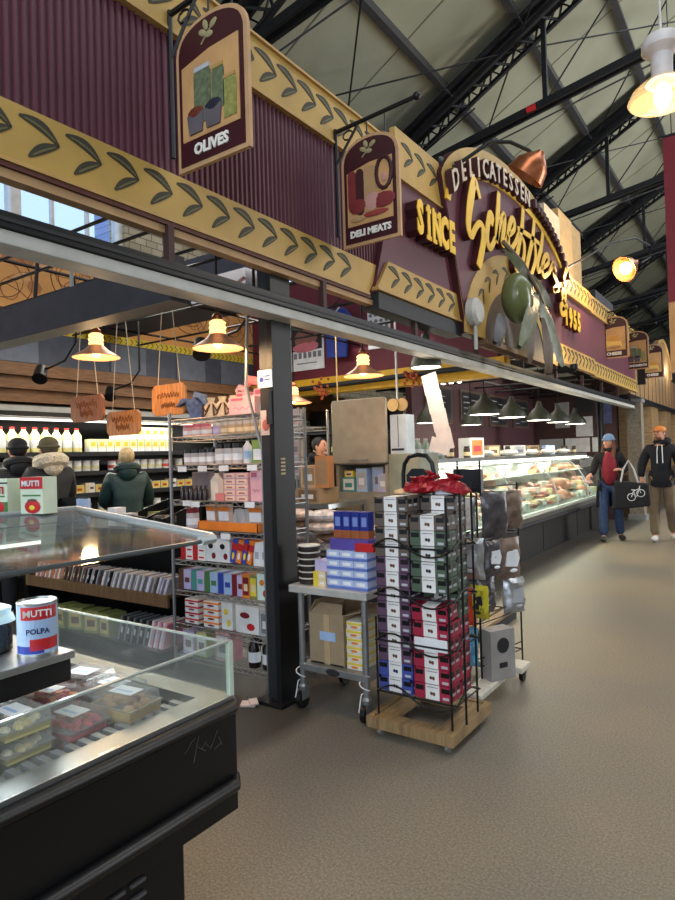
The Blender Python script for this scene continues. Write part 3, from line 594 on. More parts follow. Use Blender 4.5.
area('cooler_light', (-6.5, 4.1, 1.93), .12, 75, (1, .97, .85), (0, math.radians(-25), 0), 6.6)
# bottles and cartons
def bottle(nm, label, cat, r, h, body, cap, lab=None, n=10, nr=.35, sh=.68, cz=.92):
    t = thing(nm, label, cat)
    MB().lathe([(r*.96, 0), (r, .01), (r, h*sh), (r*nr, h*.86), (r*nr, h*.93)], n=n).build('body', body, t, True)
    MB().lathe([(r*nr*1.15, h*cz), (r*nr*1.15, h), (0, h)], n=n).build('cap', cap, t)
    if lab: MB().lathe([(r*1.02, h*.18), (r*1.02, h*.5)], n=n).build('paper_label', lab, t, True)
    return t
def carton(nm, label, cat, w, d, h, mats, style=0):
    """box with printed front: mats = body, band, spot"""
    b = MB(); b.bb(-w/2, -d/2, 0, w/2, d/2, h); e = .0012
    if style == 0: b.bb(-w/2-e, -d/2-e, h*.55, w/2+e, d/2+e, h*.85, 1).ball((0, -d/2-e, h*.3), (w*.25, e, h*.17), 8, 4, 2)
    if style == 1: b.bb(-w*.38, -d/2-e, h*.12, w*.38, -d/2, h*.88, 1).bb(-w*.25, -d/2-2*e, h*.3, w*.25, -d/2, h*.6, 2)
    if style == 2: b.bb(-w/2-e, -d/2-e, h*.0, -w*.1, d/2+e, h+e, 1).bb(0, -d/2-e, h*.35, w*.38, -d/2, h*.6, 2)
    if style == 3: b.bb(-w/2-e, -d/2-e, 0, w/2+e, d/2+e, h*.3, 1).bb(-w*.3, -d/2-e, h*.45, w*.3, -d/2, h*.8, 2)
    if style == 4: b.ball((-w*.1, -d/2-e, h*.65), (w*.22, e, h*.12), 8, 4, 2).ball((w*.15, -d/2-e, h*.25), (w*.18, e, h*.14), 8, 4, 1)
    return tag(b.build(nm, mats, org=(0, 0, 0)), label, cat)
YMILK = M('milk_yellow', (232, 222, 150), .5); CRT = M('carton_cream', (226, 224, 180), .55)
mb_ = bottle('milk_bottle', '', 'bottle', .055, .27, YMILK, RED, WHITE, nr=.4)
for i in range(20):
    y = 1.55+i*.124
    put(mb_, (-6.56, y+.3, 1.605), 0, 'red-capped yellow milk bottle on the upper cooler shelf, %s from the left end' % o_(i), 'milk bottles on the upper cooler shelf')
ca = carton('milk_carton', '', 'carton', .1, .1, .15, [CRT, WHITE, YEL], 3)
k = 0
for i in range(11):
    for j in range(2 if i > 2 else 1):
        put(ca, (-6.58, 4.4+i*.112, 1.605+j*.152), PI/2, '%s pale yellow dairy carton on the upper cooler shelf, %s column right of the bottles' % (('lower', 'upper')[j], o_(i)), 'dairy cartons on the upper cooler shelf')
tub = bottle('dairy_tub', '', 'tub', .05, .12, WHITE, WHITE, M('tub_label', (220, 214, 170)), nr=.95, sh=.8)
tubr = bottle('dairy_tub', '', 'tub', .05, .12, WHITE, RED, M('tub_label_red', (210, 80, 70)), nr=.95, sh=.8)
for i in range(34):
    if i % 9 == 5: continue
    put(tubr if i % 7 == 3 else tub, (-6.56, 1.9+i*.115, 1.385), 0, ('red-lidded' if i % 7 == 3 else 'white')+' dairy tub in the row on the middle cooler shelf', 'dairy tubs on the middle cooler shelf')
pk = carton('cheese_pack', '', 'packet', .12, .08, .09, [CREAM, YEL, RED], 1); pk2 = carton('cheese_pack', '', 'packet', .12, .08, .11, [WHITE, CREAM, BROWN], 2)
for i in range(34): put((pk, pk2)[i % 3 == 0], (-6.55, 1.9+i*.135, 1.135), PI/2, ('yellow and red' if i % 3 else 'white and cream')+' packet in the row on the lower cooler shelf', 'packets on the lower cooler shelf')
for i in range(16): put(tub, (-6.54, 2.3+i*.2, .885), 0, 'white dairy tub on the lowest stocked cooler shelf', 'dairy tubs on the lowest cooler shelf')
# round twine signs
def twinesign(label, x0, x1, y, zb, zt, mat, apex, seed):
    c = (x0+x1)/2; t = thing('wooden_hanging_sign', label, 'sign', (c, y, zb), 'wooden hanging shop signs'); d = .035
    MB().prism([(x0+d, zb), (x1-d, zb), (x1, zb+d), (x1, zt-d), (x1-d, zt), (x0+d, zt), (x0, zt-d), (x0, zb+d)], y-.01, y+.01, 'xz').build('board', mat, t, bevel=.003)
    r = random.Random(seed); b = MB()
    for zz, hw in ((zb+(zt-zb)*.65, .32), (zb+(zt-zb)*.33, .2)):
        pts = []; w = (x1-x0)*hw
        for i in range(26): pts.append((c-w+2*w*i/25, y-.011, zz+.022*math.sin(i*1.9+seed)*(1 if i % 5 else 1.8)))
        b.tube(pts, .004, 4)
    b.build('carved_writing', M('carved_brown', (120, 70, 36), .7), t)
    w = MB(); 
    for sx in (-1, 1): w.cyl((c+sx*(x1-x0)*.33, y, zt-.01), (c+sx*.02, y, apex), .0035, n=5)
    w.build('twine', M('twine', (200, 186, 160), .8), t); return t
twinesign('dark brown wooden sign hung on twine, carved writing', -4.74, -4.30, 3.0, 1.80, 2.01, WOODD, 2.92, 1)
twinesign('orange wooden sign hung lower, just right of the dark brown one', -4.62, -4.18, 3.25, 1.69, 1.89, WOODS, 2.92, 2)
twinesign('bright orange wooden sign hung at the left end of the wire shelving', -3.84, -3.47, 3.1, 1.80, 2.03, WOODS, 2.92, 3)
tag(MB().tube([(-4.1+.13*i, 2.9+.02*math.sin(i), 2.62-.08*math.sin(PI*(i % 6)/6)+.006*math.sin(i*3)) for i in range(12)], .012, 6).build('garland', M('pink_twine', (216, 168, 158), .8), smooth=True), 'pale pink garland strung across below the rail', 'garland')
# pendant lamps
def pendant(label, x, y, z, r=.13, ztop=2.75, pw=7, arm=True):
    t = thing('pendant_lamp', label, 'lamp', (x, y, z), 'copper pendant lamps')
    sh_ = MB().lathe([(.05, .06), (r*.6, .03), (r*1.2, -.018), (r*1.2, -.024), (r*.6, .022), (.045, .05)], (x, y, z), 26).build('shade', LSH, t, True)
    MB().lathe([(.046, .055), (.05, .075), (.044, .085), (.052, .10), (.044, .115), (.05, .13), (.03, .145)], (x, y, z), 18).build('lit_glass', M('lit_lamp_glass', (255, 214, 160), .4, emit=2.2, ecol=(255, 190, 120)), t, True)
    MB().lathe([(.034, .145), (.034, .165), (.012, .19)], (x, y, z), 14).build('cap', COPPER, t, True)
    MB().ball((x, y, z+.03), (.035, .035, .05), 10, 8).build('bulb', GLOWO, sh_, True)
    MB().cyl((x, y, z+.16), (x, y, 2.92), .006, n=6).build('cord', BLACK, t)
    point('lamp_light', (x, y, z-.06), pw*1.8, (1, .66, .34), .05)
pendant('copper pendant lamp left, above the dark brown wooden sign', -3.80, 2.6, 2.21)
pendant('copper pendant lamp glowing above the wire shelving', -2.68, 2.65, 2.14, .125)
pendant('copper pendant lamp before the burgundy wall, right of the steel post', -2.6, 4.12, 2.10, .13, 2.9)
pendant('small copper pendant lamp farther back, left of the steel post', -4.0, 5.0, 2.04, .15, 2.7, 9)
cc = thing('security_camera', 'white dome security camera under the cross beam', 'security camera', (-3.6, 2.4, 2.35))
MB().lathe([(.05, .0), (.065, .02), (.065, .06), (.0, .07)], (-3.6, 2.3, 2.33), 16).build('housing', WHITE, cc, True); MB().ball((-3.6, 2.3, 2.335), (.045, .045, .04), 12, 8).build('dome', BPLA, cc, True)
MB().cyl((-3.6, 2.3, 2.39), (-3.6, 2.3, 2.8), .012).build('mount', GREYW, cc)
for i, (x, y) in enumerate(((-5.0, 2.9), (-3.2, 3.0), (-5.9, 4.2))):
    t = thing('spotlight', 'black track spotlight on a curved arm, %s from the left' % o_((1, 2, 0)[i]), 'lamp', (x, y, 2.3), 'track spotlights')
    MB().cyl((x, y, 2.27), (x+.07, y-.06, 2.17), .045, .06, 14).build('head', BPLA, t, True)
    MB().tube([(x, y, 2.27), (x+.1, y, 2.26), (x+.35, y, 2.3), (x+.5, y, 2.42), (x+.5, y, 2.94)], .01, 6).build('arm', BPLA, t, True)

pg_ = thing('ceiling_pipe_grid', 'black ceiling pipes carrying the pendant lamps and hanging signs', 'pipe grid', (-4.2, 4.5, 2.93))
for x in (-2.64, -3.1, -3.8, -4.0, -4.5, -5.9): MB().cyl((x, 2.21, 2.94), (x, 7.05, 2.94), .014, n=6).build('long_pipe', BPLA, pg_)
for y in (2.3, 2.6, 3.0, 3.25, 4.12, 5.0, 6.0): MB().cyl((-6.45, y, 2.92), (-2.5, y, 2.92), .012, n=6).build('cross_pipe', BPLA, pg_)
for x in (-3.8, -5.9): MB().cyl((x, 2.21, 2.94), (x, 2.17, 2.49), .012, n=6).build('beam_hanger', BPLA, pg_)

# gondola behind the freezer
gd = thing('display_gondola', 'low dark display unit with wood-fronted shelf behind the glass freezer', 'shelf unit', (-4.4, 3.2, 0))
MB().bb(-5.42, 3.33, 0, -3.55, 3.36, .95).bb(-5.42, 2.9, 0, -3.55, 3.36, .12).bb(-5.42, 2.95, 0, -5.38, 3.36, .95).build('back_and_base', BPLA, gd)
MB().bb(-5.38, 2.95, .485, -3.56, 3.33, .505).build('shelf_board', WOODY, gd); MB().bb(-5.38, 2.93, .43, -3.53, 2.95, .515).build('shelf_front', WOODY, gd)
for x in (-5.1, -4.3, -3.75): MB().prism([(3.33, .49), (3.33, .36), (3.30, .36), (3.04, .49)], x-.01, x+.01, 'yz').build('bracket', DARK, gd)
MB().bb(-5.42, 3.0, .93, -3.55, 3.5, .955).build('top_board', BPLA, gd)
cols = [('red and white', [WHITE, RED, ORNG]), ('white and orange', [WHITE, ORNG, WHITE]), ('brown', [KHAKI, BROWN, CREAM]), ('grey', [GREY, LGREY, BROWN]), ('black and silver', [DARK, LGREY, WHITE]), ('pale silver', [LGREY, WHITE, LILAC]), ('lilac grey', [LILAC, GREY, WHITE])]
gp = [carton('flat_packet', '', 'packet', .022, .15, .13, m, 2) for _, m in cols]
seq = [1, 0, 1, 0, 1, 1, 0, 1, 1, 2, 2, 4, 2, 2, 3, 2, 4, 4, 4, 3, 2, 5, 4, 3, 5, 5, 6, 5, 5, 3, 5, 5, 6, 5, 3, 5, 6, 5]
for i, q in enumerate(seq):
    put(gp[q], (-5.28+i*.045, 3.04+.01*(i % 3), .506), .0, '%s flat packet leaning in the row on the wood-fronted shelf' % cols[q][0], 'packets leaning on the wood-fronted shelf', tilt=(0, .42))
gb = carton('golden_box', '', 'box', .15, .15, .13, [OLIVE, M('gold_box_label', (190, 170, 96)), BROWN], 1)
for i, (x, rz) in enumerate(((-5.25, .2), (-4.9, -.15), (-4.72, .3), (-4.5, .25), (-4.3, -.1))): put(gb, (x, 3.03, .121), rz, 'olive-gold box standing under the wood-fronted shelf, %s from the left' % o_(i), 'golden boxes under the wood-fronted shelf', sc=(1, 1, 1.35))
gk = carton('dark_packet', '', 'packet', .05, .17, .19, [DARK, GREY, LGREY], 2)
for i in range(5): put(gk, (-4.12+i*.075, 3.04, .121), 0, 'dark grey packet leaning under the wood-fronted shelf, %s from the left' % o_(i), 'dark packets under the wood-fronted shelf', tilt=(0, .3))
gq = carton('pink_packet', '', 'packet', .04, .18, .2, [PINK, WHITE, LILAC], 2)
for i in range(3): put(gq, (-3.76+i*.06, 3.04, .121), 0, 'pink and white packet leaning beside the wire shelving, %s from the left' % o_(i), 'pink packets beside the wire shelving', tilt=(0, .32))
# things on top of the gondola
def bin_(label, x, y, z, w, rz):
    t = thing('sloped_bin', label, 'bin', (x, y, z)); b = MB()
    b.prism([(-.16, 0), (.16, 0), (.16, .2), (-.16, .09)], -w/2, -w/2+.012, 'yz').prism([(-.16, 0), (.16, 0), (.16, .2), (-.16, .09)], w/2-.012, w/2, 'yz').bb(-w/2, -.16, 0, w/2, .16, .012).bb(-w/2, -.16, 0, w/2, -.148, .09).bb(-w/2, .148, 0, w/2, .16, .2)
    ORG[t.name] = Vector((0, 0, 0)); b.build('tray', BPLA, t)
    b = MB(); r = random.Random(int(w*100))
    for k in range(12): b.box((-w/2+.03+(w-.06)*r.random(), -.12+.24*r.random(), .08), (.06, .08, .05), k % 2, r.random())
    b.build('contents', [OLIVE, KHAKI], t); t.rotation_euler[2] = rz
bin_('black sloped bin left, behind the freezer canopy', -5.3, 3.25, .956, .34, .3)
bin_('black sloped bin of olive packets, right of the other bin', -4.0, 3.25, .956, .36, -.3); bin_('black sloped bin beside the wire shelving top', -3.72, 3.2, .956, .2, -.2)
tag(box1(-5.02, 3.2, .956, -4.84, 3.22, 1.16).build('card_display', LBLUE), 'pale blue display card standing behind the freezer canopy', 'card')
tag(box1(-4.46, 3.12, .956, -4.36, 3.22, 1.10).build('paper_bag', PAPER), 'white paper bag between the two black sloped bins', 'bag')
cb = carton('snack_box', '', 'box', .12, .1, .11, [CREAM, ORNG, BROWN], 0)
for i in range(3): put(cb, (-5.85+i*.135+.4, 3.12, .956), 0, 'cream and orange snack box behind the canopy, %s from the left' % o_(i), 'snack boxes behind the canopy') if i == 0 else None
tag(box1(-4.28, 3.1, .956, -4.18, 3.2, 1.06).build('shelf_talker', LGREY), 'small grey box beside the white paper bag', 'box')

# ================================================================== ISLAND FREEZER (foreground left)
fz = thing('island_freezer', 'black open-top island freezer with glass sides in the foreground', 'freezer', (-1.7, .3, 0))
ZR = .80
b = MB(); b.bb(-2.12, -1.0, .47, -1.30, 1.27, .56); 
b.bb(-1.345, -1.0, .47, -1.275, 1.29, .755).bb(-2.2, -1.0, .50, -2.13, 1.29, .755).bb(-2.2, 1.2905, .47, -1.28, 1.2915, .755); b.build('tub', BPLA, fz, bevel=.012)
b = MB(); b.bb(-2.05, -1.0, 0, -1.36, 1.165, .5); b.build('base', BPLA, fz, bevel=.006)
b = MB()
for j in range(10):
    for k in range(30):
        y = -.75+k*.062
        if k % 6 == 5: continue
        b.bb(-1.362, y, .10+j*.036, -1.352, y+.045, .109+j*.036)
b.build('vent_grille', M('vent_grey', (92, 92, 94), .45), fz)
b = MB(); b.tube([(-1.262, -1.0, .55), (-1.262, 1.27, .55), (-1.285, 1.292, .55), (-2.2, 1.292, .55)], .019, 10); b.build('bumper', BPLA, fz, True)
b = MB(); b.tube([(-1.262, -1.0, .765), (-1.262, 1.268, .765), (-1.285, 1.29, .765), (-2.2, 1.29, .765)], .018, 10); b.build('top_rail', BPLA, fz, True)
b = MB(); b.bb(-1.35, -1.0, .76, -1.272, 1.285, .792).bb(-1.43, -1.0, .70, -1.41, 1.21, .765).bb(-2.2, 1.21, .76, -1.35, 1.285, .792); b.build('steel_ledge', STEEL, fz)
b = MB()
for k in range(60): b.bb(-1.41, -.9+k*.035, .755, -1.352, -.9+k*.035+.018, .785)
b.build('air_grille', M('grille_grey', (150, 152, 155), .4, .3), fz)
MB().bb(-2.12, -1.0, .70, -1.41, 1.21, .712).build('tray_floor', M('freezer_liner', (206, 208, 208), .4), fz)
b = MB()
for k in range(44): b.bb(-2.1, -.98+k*.05, .712, -1.415, -.98+k*.05+.006, .718)
b.build('wire_tray', CHROME, fz)
MB().bb(-1.279, -1.0, .795, -1.271, 1.272, .945).build('front_glass', GLD, fz, label='scratched clear front pane')
MB().bb(-2.14, 1.268, .795, -1.28, 1.276, .94).build('end_glass', GLD, fz, label='scratched clear end pane')
b = MB(); b.bb(-1.280, -1.0, .943, -1.270, 1.276, .948).bb(-2.14, 1.267, .938, -1.270, 1.277, .943); b.build('glass_edge', M('glass_edge_green', (150, 160, 154), .2), fz)
MB().bb(-1.283, 1.264, .795, -1.268, 1.279, .945).bb(-2.145, 1.264, .795, -2.135, 1.278, .94).build('corner_strip', M('corner_clear', (190, 205, 190), .3), fz)
b = MB(); r = random.Random(5)
for k in range(9): b.tube([(-1.274, 1.10+.015*k, .66+.06*r.random()), (-1.274, 1.11+.015*k+.02*r.random(), .67+.06*r.random())], .0012, 4)
b.build('scuff_marks', M('scuff', (70, 70, 70)), fz)
MB().bb(-1.955, -.9, 1.205, -1.925, 1.1, 1.22).build('light_tube', TUBEL, fz)  # tube and lamp added to brighten the freezer, tucked out of sight
area('freezer_fill_light', (-1.93, .4, 1.195), .05, 11, (.95, .98, 1), (0, math.radians(-28), 0), 1.6)
# overshelf carrying jar and can
MB().bb(-1.98, -1.0, .868, -1.585, .985, .93).build('overshelf_body', BPLA, fz, bevel=.006)
b = MB(); b.bb(-1.99, -1.0, .93, -1.575, .99, .95); b.build('overshelf_top', STEEL, fz, bevel=.003)
MB().bb(-2.0, -1.0, .712, -1.9, .9, .87).build('overshelf_support', M('steel_dark', (96, 92, 90), .4, .6), fz)
# canopy
b = MB(); A = [(-2.05, -1.0, 1.298), (-1.345, -1.0, 1.228), (-1.345, 1.30, 1.228), (-2.05, 1.30, 1.298)]
b.add(A+[(x, y, z-.012) for x, y, z in A], [(0, 1, 2, 3), (7, 6, 5, 4), (0, 4, 5, 1), (1, 5, 6, 2), (2, 6, 7, 3), (3, 7, 4, 0)]); b.build('canopy_glass', GLD, fz, label='dusty sloped glass canopy')
b = MB(); A = [(-2.05, -1.0, 1.300), (-1.83, -1.0, 1.278), (-1.83, 1.20, 1.278), (-2.05, 1.29, 1.300)]
b.add(A+[(x, y, z-.05) for x, y, z in A], [(0, 1, 2, 3), (7, 6, 5, 4), (0, 4, 5, 1), (1, 5, 6, 2), (2, 6, 7, 3), (3, 7, 4, 0)]); b.build('canopy_ridge_panel', glass('milky_plastic', (215, 220, 220), 1.4, .45, (150, 154, 156)), fz, label='milky grey ridge panel of the canopy')
MB().tube([(-1.345, -1.0, 1.224), (-1.345, 1.285, 1.224)], .006, 6).build('canopy_front_edge', M('edge_dark', (70, 76, 78), .3), fz)
b = MB(); b.tube([(-1.345, 1.24, 1.226), (-1.347, 1.29, 1.226), (-1.37, 1.305, 1.228), (-2.05, 1.305, 1.294), (-2.05, 1.0, 1.294)], .014, 8); b.build('canopy_frame', M('frame_grey', (176, 182, 184), .35, .3), fz, True)
MB().bb(-2.07, -1.0, 1.19, -2.0, 1.22, 1.26).bb(-2.6, -1.0, 1.28, -2.0, 1.2, 1.298).build('canopy_shelf', M('canopy_shelf_grey', (126, 132, 134), .4, .3), fz)
for y in (-.7, .25): MB().bb(-2.06, y-.02, .5, -2.0, y+.02, 1.2).build('canopy_post', STEEL, fz)
# punnets
CL = {}
def punnet(label, w, d, h, fill, card=False, seed=0):
    t = thing('food_punnet', label, 'food container'); r = random.Random(seed)
    if card:
        MB().prism([(-w/2+.008, 0), (w/2-.008, 0), (w/2, h*.55), (w/2-.006, h*.55), (w/2-.014, .006), (-w/2+.014, .006), (-w/2+.006, h*.55), (-w/2, h*.55)], -d/2, d/2, 'xz').bb(-w/2+.005, -d/2, 0, w/2-.005, -d/2+.005, h*.52).bb(-w/2+.005, d/2-.005, 0, w/2-.005, d/2, h*.52).build('card_tray', M('tray_card', (200, 172, 128), .7), t)
    b = MB(); b.bb(-w/2+.006, -d/2+.006, .004, w/2-.006, d/2-.006, h*.5)
    for k in range(26): b.ball((-w*.4+w*.8*r.random(), -d*.4+d*.8*r.random(), h*.5+.004*r.random()), (.014+.006*r.random(), .012, .009), 6, 4, r.choice((0, 0, 1)))
    b.build('filling', fill, t)
    b = MB()
    b.prism([(-w/2, h*.52), (w/2, h*.52), (w/2*.9, h), (-w/2*.9, h)], -d/2*.92, d/2*.92, 'xz')
    if not card: b.prism([(-w/2*.86, 0), (w/2*.86, 0), (w/2, h*.52), (-w/2, h*.52)], -d/2, d/2, 'xz')
    b.bb(-w/2-.004, -d/2-.004, h*.5, w/2+.004, d/2+.004, h*.53); ld = b.build('clear_lid', PLA, t)
    MB().bb(-w*.27, -d*.22, h, w*.27, d*.22, h+.0015).bb(-w*.2, -d*.1, h+.0015, w*.2, -d*.02, h+.002, 1).build('paper_label', [PAPER, LBLUE], ld); return t
REDF = [M('berry_red', (186, 46, 44), .35), ORNG]; DATEF = [M('date_brown', (92, 58, 44), .4), BROWN]; YF = [M('pale_lemon', (226, 206, 130), .45), M('lemon_cream', (236, 226, 190), .45)]; PKF = [M('coral', (216, 86, 96), .4), RED]; NUTF = [M('nut_tan', (200, 160, 110), .5), M('nut_brown', (130, 80, 52), .5)]
P_red = punnet('', .15, .12, .055, REDF, seed=1); P_date = punnet('', .15, .13, .05, DATEF, seed=2); P_yel = punnet('', .14, .12, .05, YF, seed=3); P_pk = punnet('', .14, .12, .05, PKF, seed=4); P_card = punnet('', .15, .11, .06, NUTF, True, 5); P_nut = punnet('', .15, .13, .05, NUTF, seed=6)
ZB = .719
G1 = 'food punnets in the glass freezer'
def stk(P_, x, y, n, lab, rz=.0):
    for j in range(n): put(P_, (x, y, ZB+j*.052), rz+.05*(j % 2), lab % (('single',), ('lower', 'upper'), ('bottom', 'middle', 'topmost'))[n-1][j], G1)
stk(P_nut, -1.93, 1.10, 1, '%s clear punnet of nuts in the far left corner of the freezer', .2)
stk(P_date, -1.76, 1.13, 2, '%s clear punnet of dark dried fruit at the back of the freezer', .2); stk(P_date, -1.59, 1.12, 2, '%s clear punnet of brown dried fruit right of the back stack', -.05)
put(P_card, (-1.43, 1.07, ZB), .05, 'cardboard punnet of nuts, lower of two at the right', G1); put(P_card, (-1.455, 1.06, ZB+.062), .12, 'cardboard punnet of nuts with clear dome, upper of two at the right', G1)
stk(P_red, -1.70, .98, 2, '%s clear punnet of orange-red fruit at the middle, white label', .15)
stk(P_pk, -1.50, .93, 2, '%s clear punnet of coral-red fruit in the front right stack', .03)
stk(P_date, -1.70, .83, 1, '%s clear punnet of dark fruit behind the yellow sweets', .1)
stk(P_yel, -1.51, .785, 3, '%s clear punnet of yellow sweets, stack beside the coral fruit'); stk(P_yel, -1.50, .64, 3, '%s clear punnet of yellow sweets at the left frame edge')
stk(P_yel, -1.50, .50, 3, '%s clear punnet of pale sweets in the nearest stack'); stk(P_date, -1.68, .66, 1, '%s clear punnet of dark fruit under the overshelf')
# jar, can, boxes
j = thing('preserve_jar', 'glass jar of dark preserves with a white cloth cap on the steel overshelf', 'jar', (-1.765, .865, .95))
c0 = (-1.765, .865, .95)
MB().lathe([(.045, 0), (.05, .005), (.05, .07), (.042, .085)], c0, 20).build('glass_jar', M('dark_preserve', (30, 34, 34), .15, 0, .5, 60), j, True)
b = MB(); b.lathe([(.058, .082), (.052, .098), (.046, .102), (.048, .118), (.03, .126), (0, .128)], c0, 24); b.build('cloth_cap', M('cloth_white', (214, 232, 226), .8, 0, .05, 20, .4), j, True)
c = thing('food_can', 'blue and white tomato can with red lettering on the steel overshelf', 'can', (-1.665, .92, .95)); c0 = (-1.645, .925, .95); R = .05
MB().lathe([(R, 0), (R*1.02, .003), (R, .006), (R, .135), (R*1.03, .139), (R*.98, .142), (R*.95, .137), (0, .137)], c0, 28).build('tin', STEEL, c, True)
cam_dir = math.atan2(-.92, 1.665)
def wrap(b, a0, a1, z0, z1, m, rr=1.012):
    n = 8; vs = []
    for i in range(n+1):
        a = a0+(a1-a0)*i/n
        for q in (1.003, rr):
            for z in (z0, z1): vs.append((c0[0]+R*q*math.cos(a), c0[1]+R*q*math.sin(a), c0[2]+z))
    fs = []
    for i in range(n): o = i*4; fs += [(o+2, o+6, o+7, o+3), (o, o+1, o+5, o+4), (o+1, o+3, o+7, o+5), (o, o+4, o+6, o+2)]
    b.add(vs, fs, m)
b = MB(); b.lathe([(R*1.005, .008), (R*1.005, .134)], c0, 28, 2); wrap(b, cam_dir-.9, cam_dir+1.1, .098, .132, 0); wrap(b, cam_dir-.4, cam_dir+1.2, .018, .048, 0, 1.014); wrap(b, cam_dir-1.3, cam_dir+.3, .01, .03, 1, 1.01); b.build('wrapper', [RED, BLUE, LBLUE], c)
u = Vector((math.sin(-cam_dir), math.cos(cam_dir), 0)); tv = Vector((math.cos(cam_dir), math.sin(cam_dir), 0)); uu = Vector((-tv.y, tv.x, 0))
MB().text('MUTTI', .024, Vector(c0)+tv*(R*1.03)+Vector((0, 0, .115)), uu, (0, 0, 1), .0008, 0, bold=.0005).build('can_title', WHITE, c)
MB().text('POLPA', .019, Vector(c0)+tv*(R*1.02)+Vector((0, 0, .068)), uu, (0, 0, 1), .0008, 0, bold=.0004).build('can_subtitle', NAVY, c)
def tombox(label, x, y, z, w, h, redtop, rz):
    t = thing('tomato_carton', label, 'carton', (x, y, z)); ORG[t.name] = Vector((0, 0, 0)); d = .06
    MB().bb(-w/2, -d/2, 0, w/2, d/2, h).build('box', M('carton_green_white', (206, 216, 190), .5), t)
    b = MB(); e = .0015; 
    if redtop: b.bb(-w/2, -d/2-e, h*.68, w/2, -d/2, h, 0)
    else: b.bb(-w/2, -d/2-e, h*.86, w/2, -d/2, h*.9, 2).bb(-w/2, -d/2-e, 0, w/2, -d/2, h*.34, 3)
    b.bb(-w*.4, -d/2-e, h*.48, w*.4, -d/2, h*.52, 3)
    b.ball((w*.05, -d/2-e, h*.2), (w*.36, .003, h*.19), 14, 6, 0).ball((w*.05, -d/2-.004, h*.17), (w*.13, .003, h*.07), 10, 5, 1)
    for a in range(5): b.cyl((w*.05, -d/2-.003, h*.37), (w*.05+w*.2*math.cos(a*.7+.3), -d/2-.004, h*.36+h*.05*math.sin(a*.7+.3)), .002, n=4, m=4)
    b.build('printed_front', [RED, YEL, DARK, GRN, DGRN], t)
    b = MB(); b.text('MUTTI', w*.27, (0, -d/2-.004, h*(.82 if redtop else .66)), (1, 0, 0), (0, 0, 1), .001, 0, bold=.0006); b.build('carton_title', WHITE if redtop else RED, t); t.rotation_euler[2] = rz
tombox('white and green tomato carton standing on the canopy shelf', -2.125, 1.08, 1.299, .125, .115, False, .25)
tombox('red-topped tomato carton right of the white one on the canopy shelf', -1.985-.015, 1.14, 1.297, .095, .12, True, .25)

# ================================================================== WIRE SHELVING (chrome) with goods
def wire_unit(label, x0, x1, y0, y1, zs, ztop, mat=CHROME):
    t = thing('wire_shelving', label, 'shelving', ((x0+x1)/2, (y0+y1)/2, 0))
    for x in (x0, x1):
        for y in (y0, y1): MB().cyl((x, y, 0), (x, y, ztop), .012, n=8).lathe([(.017, 0), (.017, .02)], (x, y, 0), 8).build('post', mat, t, True)
    for z in zs:
        b = MB()
        for y in (y0, y1):
            b.cyl((x0, y, z), (x1, y, z), .004, n=5).cyl((x0, y, z-.03), (x1, y, z-.03), .004, n=5); n = int((x1-x0)/.05)
            b.tube([(x0+(x1-x0)*i/n, y, z-.03*(i % 2)) for i in range(n+1)], .003, 4)
        for x in (x0, x1):
            b.cyl((x, y0, z), (x, y1, z), .004, n=5).cyl((x, y0, z-.03), (x, y1, z-.03), .004, n=5)
        n = int((x1-x0)/.03)
        for i in range(1, n): x = x0+(x1-x0)*i/n; b.cyl((x, y0, z+.002), (x, y1, z+.002), .002, n=4)
        b.build('wire_shelf', mat, t)
    return t
ZS = [1.745, 1.625, 1.43, 1.185, .985, .775, .565, .335, .12]
wu = wire_unit('chrome wire shelving unit packed with gift foods, left of the black steel post', -3.48, -2.62, 2.95, 3.38, ZS, 1.80)
for x, z in ((-3.36, 1.185), (-3.2, 1.42), (-3.0, 1.42), (-3.4, 1.42), (-2.78, 1.185), (-3.28, 1.18), (-3.0, .975), (-2.75, 1.42)): MB().bb(x, 2.943, z-.034, x+.085, 2.946, z+.003).build('price_tag', PAPER, wu)
def rowp(proto, x0, x1, n, y, z, label, group, rz=0, lev=1, dz=0, jit=.0):
    """n copies side by side; label gets the place in the row"""
    for j in range(lev):
        for i in range(n):
            x = x0+(x1-x0)*(i+.5)/n
            pos = '%s from the left' % o_(i) if n > 1 else ''
            lv = '' if lev == 1 else (', %s layer' % ('bottom', 'second', 'third', 'fourth', 'fifth', 'sixth', 'seventh')[j])
            put(proto, (x, y+random.uniform(-jit, jit), z+j*dz), rz+random.uniform(-jit, jit)*4, (label+(', '+pos if pos else '')+lv), group)
YF_ = 3.04
def jarp(nm, r, h, body, cap, lab=None): return bottle(nm, '', 'jar', r, h, body, cap, lab, n=12, nr=.84, sh=.7, cz=.76)
